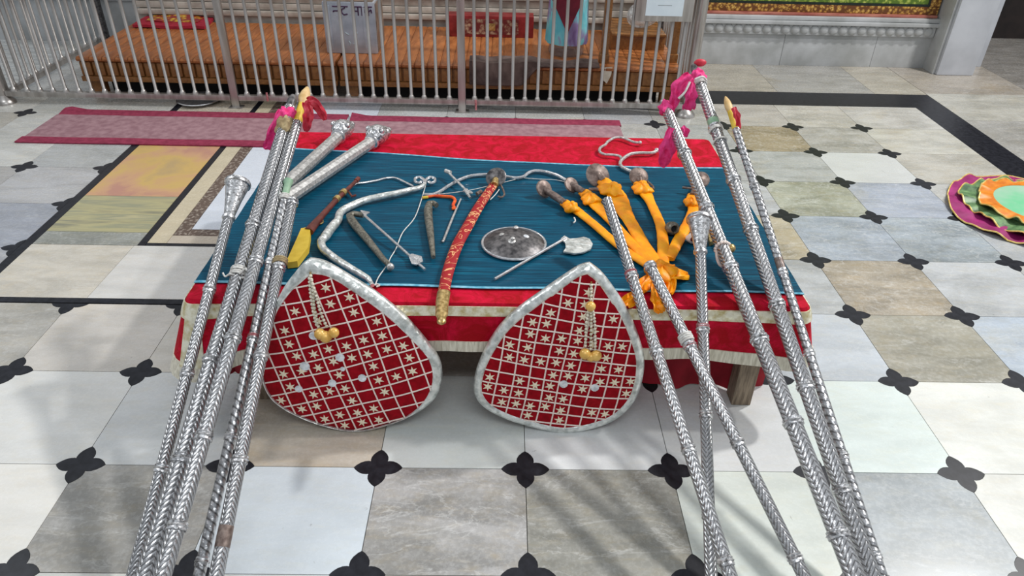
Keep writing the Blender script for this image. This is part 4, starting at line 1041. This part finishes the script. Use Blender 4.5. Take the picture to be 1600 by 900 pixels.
# swords wrapped with orange cloth
hash_ = lambda q: sum(map(ord, q)) % 17*.37
def talwar(disc, pts, widths, label, dr=.028, tilt=(.6, 0, .3), grip=None):
    t = thing('wrapped_sword', label, 'sword', T(*pts[0]), 'orange-wrapped swords')
    c0 = T(*pts[1], .019); sd_ = hash_(label)
    def puff(u, v):
        a = 2*PI*u; b = PI*(v-.5); r = 1+.20*math.sin(3*a+sd_+4*v)+.12*math.sin(7*a-5*v+sd_); rr_ = widths[1]*1.15
        return c0+Vector((rr_*r*math.cos(b)*math.cos(a), rr_*1.25*r*math.cos(b)*math.sin(a), .016*math.sin(b)*(1+.15*math.sin(5*a))))
    MB().grid(puff, 26, 12).build('gathered_cloth', M['orange'], t, 60)
    P_ = TP(pts, .0105, 6); n = len(P_)-1; xs = [k/(len(widths)-1) for k in range(len(widths))]
    wd = [interp(xs, widths, i/n) for i in range(n+1)]
    vs = MB().tube(P_, [w*(1+.03*math.sin(i*2.3)) for i, w in enumerate(wd)], 16, [.0075+.004*max(0, 1-i/(.22*n)) for i in range(n+1)])
    vs.build('orange_wrap', M['orange'], t, 60)
    dr *= 1.3; c = T(*disc, .028); TL = Matrix.Translation(c) @ Euler(tilt).to_matrix().to_4x4()
    MB().lathe([(.001, -.004), (dr*.9, -.003), (dr, 0), (dr*.9, .004), (dr*.35, .006), (dr*.2, .011), (.001, .014)], 20, TL).build('pommel_disc', M['bronze'], t)
    g = T(*(grip or pts[0]), .016); MB().tube([c, c.lerp(g, .5), g], [.010, .0135, .012], 10).build('grip', M['bronze'], t)
    return t
S = talwar((850, 295), [(882, 317), (893, 324), (905, 332), (930, 352), (960, 378), (990, 400), (1012, 414)], [.020, .022, .017, .016, .016, .017], 'orange-wrapped sword farthest left of the fan, nearest the round shield', .025, (.9, .2, .5))
MB().tube(TP([(897, 340), (899, 345), (896, 348)], .01, 3), .0025, 5).build('thread', M['white_cord'], S)
talwar((893, 289), [(912, 300), (922, 310), (935, 325), (955, 345), (985, 378), (1010, 404), (1018, 412)], [.022, .028, .020, .018, .018, .018], 'orange-wrapped sword second from the left of the fan', .023, (.8, .2, .5))
S = talwar((934, 274), [(942, 282), (955, 296), (964, 306), (975, 330), (990, 355), (1008, 386), (1028, 412)], [.026, .036, .034, .023, .022, .022], 'widest orange-wrapped sword, third from the left of the fan', .036, (.8, 0, .4))
MB().tube([T(920, 296, .014), T(948, 296, .02)], [.006, .010], 8).build('quillon', M['bronze'], S)
S = talwar((998, 276), [(1000, 284), (1003, 294), (1012, 308), (1022, 328), (1032, 352), (1036, 380), (1036, 412)], [.024, .030, .017, .017, .018, .019], 'orange-wrapped sword fourth from the left, below the silver serpent rod', .028, (.8, 0, .2))
MB().tube(TP([(1012, 284), (1020, 291), (1021, 296)], .012, 3), .004, 6).build('quillon', M['bronze'], S)
S = talwar((1094, 281), [(1082, 306), (1080, 316), (1084, 328), (1076, 348), (1062, 372), (1050, 395), (1045, 404)], [.019, .020, .020, .019, .018, .018], 'orange-wrapped sword farthest right, half behind the staffs', .026, (.7, 0, -.3))
MB().tube([T(1066, 293, .02), T(1082, 295, .02)], .0045, 8).build('quillon', M['bronze'], S)
# orange knot and tails
t = thing('orange_scarf', 'orange scarf knotted where the wrapped swords meet at the front edge', 'scarf', T(1038, 425))
def knotf(u, v):
    a = 2*PI*u; b = PI*(v-.5); r = 1+.16*math.sin(4*a+3*v)+.08*math.sin(9*a)
    c = T(1034, 424, .02); return c+Vector((.045*r*math.cos(b)*math.cos(a), .05*r*math.cos(b)*math.sin(a), .019*math.sin(b)*r))
MB().grid(knotf, 28, 12).build('knot', M['orange'], t, 60)
UPV = Vector((0, 0, 1))
def scarf_strip(pts, hs, w, name='tail'):
    P_ = catmull([onz(x, y, HT+h) for (x, y), h in zip(pts, hs)], 5); n = len(P_)-1; xs = [k/(len(w)-1) for k in range(len(w))]
    def f(u, v):
        i = min(n, int(round(v*n))); tg = (P_[min(n, i+1)]-P_[max(0, i-1)]).normalized(); sd = tg.cross(UPV); sd.normalize(); ww = interp(xs, w, v)
        return P_[i]+sd*(u-.5)*ww+Vector((0, 0, .004*math.sin(u*11+v*6)+.003*math.sin(u*23)))
    return MB().sheet(f, 12, n, .003, (0, 0, 1)).build(name, M['orange'], t, 60)
scarf_strip([(1036, 418), (1048, 424), (1062, 426), (1076, 430)], [.022, .022, .018, .008], [.05, .075, .07, .02])
scarf_strip([(1042, 428), (1046, 440), (1046, 450), (1044, 458)], [.022, .016, .012, .007], [.04, .04, .035, .02])
scarf_strip([(1024, 424), (1012, 438), (1003, 448), (1005, 455)], [.022, .012, .008, .008], [.03, .045, .045, .02])
scarf_strip([(1002, 452), (990, 462), (982, 470), (975, 476)], [.009, .007, .009, .010], [.03, .04, .045, .03])
P_ = [onz(1026, 440, HT+.02), onz(1025, 458, HT+.014), onz(1026, 470, HT+.012), ony(1030, 480, TY0-.03), ony(1034, 489, TY0-.032)]
ribbon(t, P_, [.02, .03, .03, .035, .02], 'orange', 'tail')
# small pot
c = T(1050, 357, .02); MM = Matrix.Translation(c) @ Euler((1.15, 0, .12)).to_matrix().to_4x4()
t = thing('metal_bead_pot', 'small grey barrel-shaped pot with dark mouth among the orange swords', 'pot', T(1050, 362))
MB().lathe([(.001, -.024), (.015, -.023), (.022, -.008), (.0225, .006), (.018, .020), (.012, .024), (.010, .021), (.009, .006), (.001, .004)], 18, MM).build('body', M['horn'], t)
MB().lathe([(.001, .0045), (.0088, .0065), (.0088, .012)], 14, MM).build('hollow', M['black'], t)
# serpentine rods at the back
t = thing('serpent_rod', 'silver serpent-shaped double rod at the back edge of the cloth', 'rod', T(985, 250))
MB().tube(TP([(1000, 223), (990, 222), (975, 216), (962, 215), (950, 221), (946, 226), (938, 231), (937, 237), (944, 241), (956, 242), (968, 244), (971, 249)], .008, 5), .0055, 8).build('upper_branch', M['dull_silver'], t)
MB().tube(TP([(1026, 236), (1018, 239), (1000, 239), (985, 241), (975, 247), (969, 254), (972, 261), (984, 267), (994, 271)], .009, 5), .0068, 8).build('lower_branch', M['dull_silver'], t)
MB().sphere(T(1026, 235, .01), .010, 10, 8).build('head', M['dull_silver'], t); MB().sphere(T(1000, 223, .009), .008, 10, 8).build('head', M['dull_silver'], t)
# shell and carved ornament behind the trumpet staff
t = thing('conch_shell', 'small pinkish conch shell with dark opening behind the trumpet staff', 'shell', T(1083, 372))
c = T(1083, 372, .018); MB().lathe([(.001, -.026), (.008, -.022), (.017, -.008), (.019, .004), (.013, .014), (.009, .02), (.001, .024)], 16, Matrix.Translation(c) @ Euler((1.2, 0, 1.0)).to_matrix().to_4x4()).build('shell', M['cream_cord'], t)
MB().sphere(c+Vector((-.004, -.015, .004)), .009, 10, 8, None, (1, .5, 1)).build('opening', M['maroon'], t)
t = thing('carved_ornament', 'orange-brown carved ornament with dark beads beside the trumpet staff', 'ornament', T(1112, 376))
a = [T(1104, 366, 0), T(1118, 364, 0), T(1124, 380, 0), T(1108, 385, 0)]
MB().prism([(q.x, q.y) for q in a[::-1]], HT+.001, HT+.016).build('body', M['gold_metal'], t, 0)
for k in range(6): MB().sphere(T(1116+1.4*k, 366+3.4*k, .016), .0055, 8, 6).build('bead', M['bronze'], t)

# ================================================================== the two leaf-shaped cushions leaning on the table
star_src = {}
def star_mesh(r):
    m = MB(); vs = [(0, 0, .0030)]; k = 6
    for i in range(k*2):
        a = PI*i/k; q = r if i % 2 == 0 else r*.36; vs.append((q*math.cos(a), q*math.sin(a), .0016 if i % 2 == 0 else .0022))
    for i in range(k*2):
        a = PI*i/k; q = r if i % 2 == 0 else r*.36; vs.append((q*math.cos(a), q*math.sin(a), -.001))
    n = k*2
    fs = [(0, 1+i, 1+(i+1) % n) for i in range(n)]+[(1+i, 1+n+i, 1+n+(i+1) % n, 1+(i+1) % n) for i in range(n)]+[tuple(range(1+2*n-1, n, -1))]
    return m.add(vs, fs)
def cushion(outline, tip_i, bottom_px, label, axis_px, bw, spacing, mirrors, tassel, seed, full_border, D=.020):
    g = onz(*bottom_px, 0.0); yb = g.y
    th = .020
    e = Vector((0, TY0-.020-yb, H-.01)); V = e.normalized(); U = Vector((1, 0, 0)); Nn = U.cross(V)
    O = Vector((g.x, yb, 0))+Nn*.0
    def topl(px, py):
        d = ray(px, py); s = (O-CAM).dot(Nn)/d.dot(Nn); q = CAM+d*s-O; return Vector((q.dot(U), q.dot(V)))
    out = [topl(*q) for q in outline]
    # smooth outline, keep the tip sharp
    out = out[tip_i:]+out[:tip_i]
    P2 = catmull([Vector((q.x, q.y, 0)) for q in out+[out[0]]], 6)[:-1]
    c = sum((Vector((q.x, q.y)) for q in P2), Vector((0, 0)))/len(P2)
    n = 120; ang = sorted([(math.atan2(q.y-c.y, q.x-c.x), (Vector((q.x, q.y))-c).length) for q in P2])
    A_ = [a for a, _ in ang]; R_ = [r for _, r in ang]
    A_ = [A_[-1]-2*PI]+A_+[A_[0]+2*PI]; R_ = [R_[-1]]+R_+[R_[0]]
    Rf = lambda a: interp(A_, R_, math.atan2(math.sin(a), math.cos(a)))
    def rho(u, v):
        d = Vector((u-c.x, v-c.y)); return d.length/Rf(math.atan2(d.y, d.x)) if d.length > 1e-6 else 0
    def hgt(u, v): return th+D*(1-min(1, rho(u, v))**3.2)
    Mx = Matrix.Identity(4)
    for i in range(3): Mx[i][0] = U[i]; Mx[i][1] = V[i]; Mx[i][2] = Nn[i]; Mx[i][3] = O[i]
    W = lambda u, v, h: Mx @ Vector((u, v, h))
    t = thing('leaf_cushion', label, 'cushion', M=Mx, group='leaf-shaped cushions')
    angs = sorted(set([2*PI*i/n-PI for i in range(n)]+[math.atan2(out[0].y-c.y, out[0].x-c.x)])); n = len(angs)
    rings = [.0, .3, .55, .75, .88, .96, 1.0]
    m = MB(); vs = [W(c.x, c.y, hgt(c.x, c.y))]
    for q in rings[1:]:
        for a in angs:
            r = Rf(a)*q; u, v = c.x+r*math.cos(a), c.y+r*math.sin(a); vs.append(W(u, v, hgt(u, v)-.004*(q > .99)))
    for a in angs: r = Rf(a)*.99; vs.append(W(c.x+r*math.cos(a), c.y+r*math.sin(a), 0))
    K = len(rings)
    fs = [(0, 1+i, 1+(i+1) % n) for i in range(n)]
    for q in range(K-1):
        for i in range(n): fs.append((1+q*n+i, 1+q*n+(i+1) % n, 1+(q+1)*n+(i+1) % n, 1+(q+1)*n+i))
    fs.append(tuple(1+(K-1)*n+i for i in range(n-1, -1, -1)))
    m.add(vs, fs).build('padding', M['cushion_red'], t, 60)
    # foil border
    ta = math.atan2(out[0].y-c.y, out[0].x-c.x)
    def bwf(a):
        if full_border: return bw*(1.15 if math.cos(a-ta) > .9 else 1)
        d = (a-ta+PI) % (2*PI)-PI
        # wide on the right side and tip, narrow on the left, none at the bottom left
        return interp([-PI, -2.75, -2.35, -1.6, -.3, 0, .35, .7, 1.5, PI], [.003, .003, bw*.9, bw*1.1, bw*1.15, bw*1.5, bw*.8, .010, .006, .003], d)
    m = MB(); vs = []
    lev = 5
    for a in angs:
        R0 = Rf(a); w = bwf(a)
        for k in range(lev):
            q = R0-w*(1-k/(lev-1)); u, v = c.x+q*math.cos(a), c.y+q*math.sin(a)
            vs.append(W(u, v, hgt(u, v)+.004*math.sin(PI*k/(lev-1))+.0012+(.0005 if k else -.003)))
        q = R0+.004; vs.append(W(c.x+q*math.cos(a), c.y+q*math.sin(a), th*.75)); vs.append(W(c.x+q*math.cos(a), c.y+q*math.sin(a), th*.2)); vs.append(W(c.x+(R0-.004)*math.cos(a), c.y+(R0-.004)*math.sin(a), -.001))
    q = lev+3
    fs = [(i*q+k, i*q+k+1, ((i+1) % n)*q+k+1, ((i+1) % n)*q+k) for i in range(n) for k in range(q-1)]
    m.add(vs, fs).build('foil_border', M['tinfoil'], t, 60)
    # lattice
    tipv = topl(*axis_px[0]); botv = topl(*axis_px[1]); ax = (tipv-botv).normalized(); bx = Vector((ax.y, -ax.x))
    sa, sb = spacing
    def inside(u, v):
        d = Vector((u-c.x, v-c.y)); a = math.atan2(d.y, d.x); return d.length < Rf(a)-bwf(a)*.8-.001
    for fam, (dv, nv, sp_) in enumerate(((ax, bx, sa), (bx, ax, sb))):
        for k in range(-14, 15):
            pts = []
            for s in range(-140, 141):
                qv = c+nv*(k*sp_+.002*math.sin(s*.06+k))+dv*(s*.003)
                if inside(qv.x, qv.y): pts.append(W(qv.x, qv.y, hgt(qv.x, qv.y)+.0012))
            pts = pts[::4]+[pts[-1]] if len(pts) > 4 else pts
            if len(pts) > 3: MB().tube(pts, .0023, 6, up=Nn).build('lattice_cord', M['cream_cord'], t)
    rr = random.Random(seed); mir = [topl(*q[:2]) for q in mirrors]
    src = None
    for i in range(-14, 14):
        for k in range(-14, 14):
            qv = c+bx*((i+.5)*sa)+ax*((k+.5)*sb); d = qv-c; a = math.atan2(d.y, d.x)
            if d.length > Rf(a)-bwf(a)-.012 or any((qv-mm_).length < .018 for mm_ in mir): continue
            if rr.random() > .72: continue
            qv = qv+Vector((rr.uniform(-.004, .004), rr.uniform(-.004, .004)))
            Mt = Matrix.Translation(W(qv.x, qv.y, hgt(qv.x, qv.y)+.0012)) @ Mx.to_3x3().to_4x4() @ Matrix.Rotation(rr.uniform(0, 1), 4, 'Z')
            if src is None:
                sm = star_mesh(.0155); src = bpy.data.objects.new('star_sequin', None) if False else None
                me = bpy.data.meshes.new('star_sequin'); me.from_pydata(sm.v, [], sm.f); me.materials.append(M['star_thread']); src = me
            o = bpy.data.objects.new('star_sequin', src); COL.objects.link(o); o.parent = t; o.matrix_basis = MW[t.name].inverted() @ Mt
    for q in mirrors:
        l = topl(*q[:2]); r = q[2] if len(q) > 2 else .012
        MB().lathe([(.001, 0), (r, 0), (r, .002), (r*.8, .003), (.001, .003)], 14, Matrix.Translation(W(l.x, l.y, hgt(l.x, l.y)+.001)) @ Mx.to_3x3().to_4x4()).build('mirror_sequin', M['mirror'], t)
    # tassel of beads
    cord, balls = tassel
    tas = None
    for st_ in cord:
        L2 = [topl(*q) for q in st_]; P_ = catmull([W(q.x, q.y, hgt(q.x, q.y)+.007) for q in L2], 6)
        if tas is None: tas = MB().tube(P_, .0022, 6).build('tassel', M['gold_metal'], t)
        acc = 0; last = P_[0]
        for q in P_[1:]:
            sub = 6
            for s in range(sub):
                w_ = last.lerp(q, (s+1)/sub); acc += (q-last).length/sub
                if acc > .0095: MB().sphere(w_, .0048, 8, 6).build('bead', M['fringe'], tas); acc = 0
            last = q
    for px, py, r in balls:
        l = topl(px, py); MB().sphere(W(l.x, l.y, hgt(l.x, l.y)+r*.9), r, 12, 8).build('ball', M['gold_bead'], tas)
    return t
cushion([(487, 403), (510, 408), (545, 428), (590, 457), (632, 492), (668, 533), (686, 560), (689, 590), (678, 618), (650, 640), (612, 656), (565, 667), (520, 662), (470, 645), (432, 622), (415, 595), (412, 565), (418, 530), (428, 490), (446, 450), (464, 425), (477, 410)], 0, (560, 667),
        'leaf-shaped red cushion with silver foil edge, left of the sword tip', ((487, 403), (590, 660)), .026, (.050, .043),
        [(495, 514, .012), (482, 561, .014), (536, 547, .013), (570, 579, .012), (524, 587, .012), (472, 597, .011), (540, 565, .007)],
        ([[(489, 418), (494, 440), (497, 470), (505, 504)], [(490, 425), (499, 450), (508, 480), (518, 502)], [(488, 422), (491, 450), (496, 478), (502, 500)]], [(507, 508, .016), (516, 512, .017), (528, 506, .015)]), 5, False)
cushion([(920, 410), (938, 424), (958, 450), (978, 482), (994, 520), (1003, 555), (1000, 590), (988, 622), (962, 648), (925, 663), (880, 670), (835, 662), (790, 648), (757, 630), (743, 608), (745, 580), (757, 548), (780, 510), (808, 482), (845, 455), (880, 430), (905, 414)], 0, (868, 668),
        'leaf-shaped red cushion fully edged in silver foil, right of the sword tip', ((922, 420), (868, 668)), .023, (.044, .038),
        [(879, 588, .012), (927, 594, .012)],
        ([[(922, 432), (921, 450), (920, 466), (921, 490), (920, 536)], [(921, 466), (926, 490), (927, 534)], [(919, 466), (914, 492), (912, 532)]], [(911, 538, .016), (920, 543, .014), (928, 541, .016), (920, 467, .014)]), 11, True)

# ================================================================== ruffled seat on the floor at the right
cx, c_y = 2.44, 1.60
t = thing('ruffled_seat', 'round mint floor seat with orange, green and magenta ruffles', 'seat', (cx, c_y, 0))
def ruffle(r0, r1, z0, z1, nw, amp, mat, name, ph, edge=True):
    def f(u, v):
        a = 2*PI*u; r = lerp(r0, r1, v)*(1+.035*v*math.sin(nw*.37*a+ph))
        zz = lerp(z0, z1, v)+amp*v*(math.sin(nw*a+ph+1.5*math.sin(3*a))+.6*math.sin(nw*2*a+2*ph)*math.sin(2*a+ph)); return Vector((cx+r*math.cos(a), c_y+r*math.sin(a), max(.004+.002*v, zz)))
    o = MB().sheet(f, 150, 6, .003, (0, 0, 1)).build(name, M[mat], t, 60)
    if edge: MB().tube([f(i/150, 1.0) for i in range(150)], .0036, 6, closed=True).build('gold_piping', M['gold_piping'], o)
MB().lathe([(.001, .0), (.22, .0), (.235, .02), (.225, .05), (.19, .058), (.001, .062)], 48, Matrix.Translation((cx, c_y, 0))).build('pad', M['mint'], t)
ruffle(.20, .40, .026, .014, 11, .009, 'magenta', 'magenta_ruffle', .4)
ruffle(.20, .335, .040, .032, 13, .011, 'ruffle_green', 'green_ruffle', 1.7)
ruffle(.205, .272, .056, .054, 15, .010, 'ruffle_orange', 'orange_ruffle', 2.9)
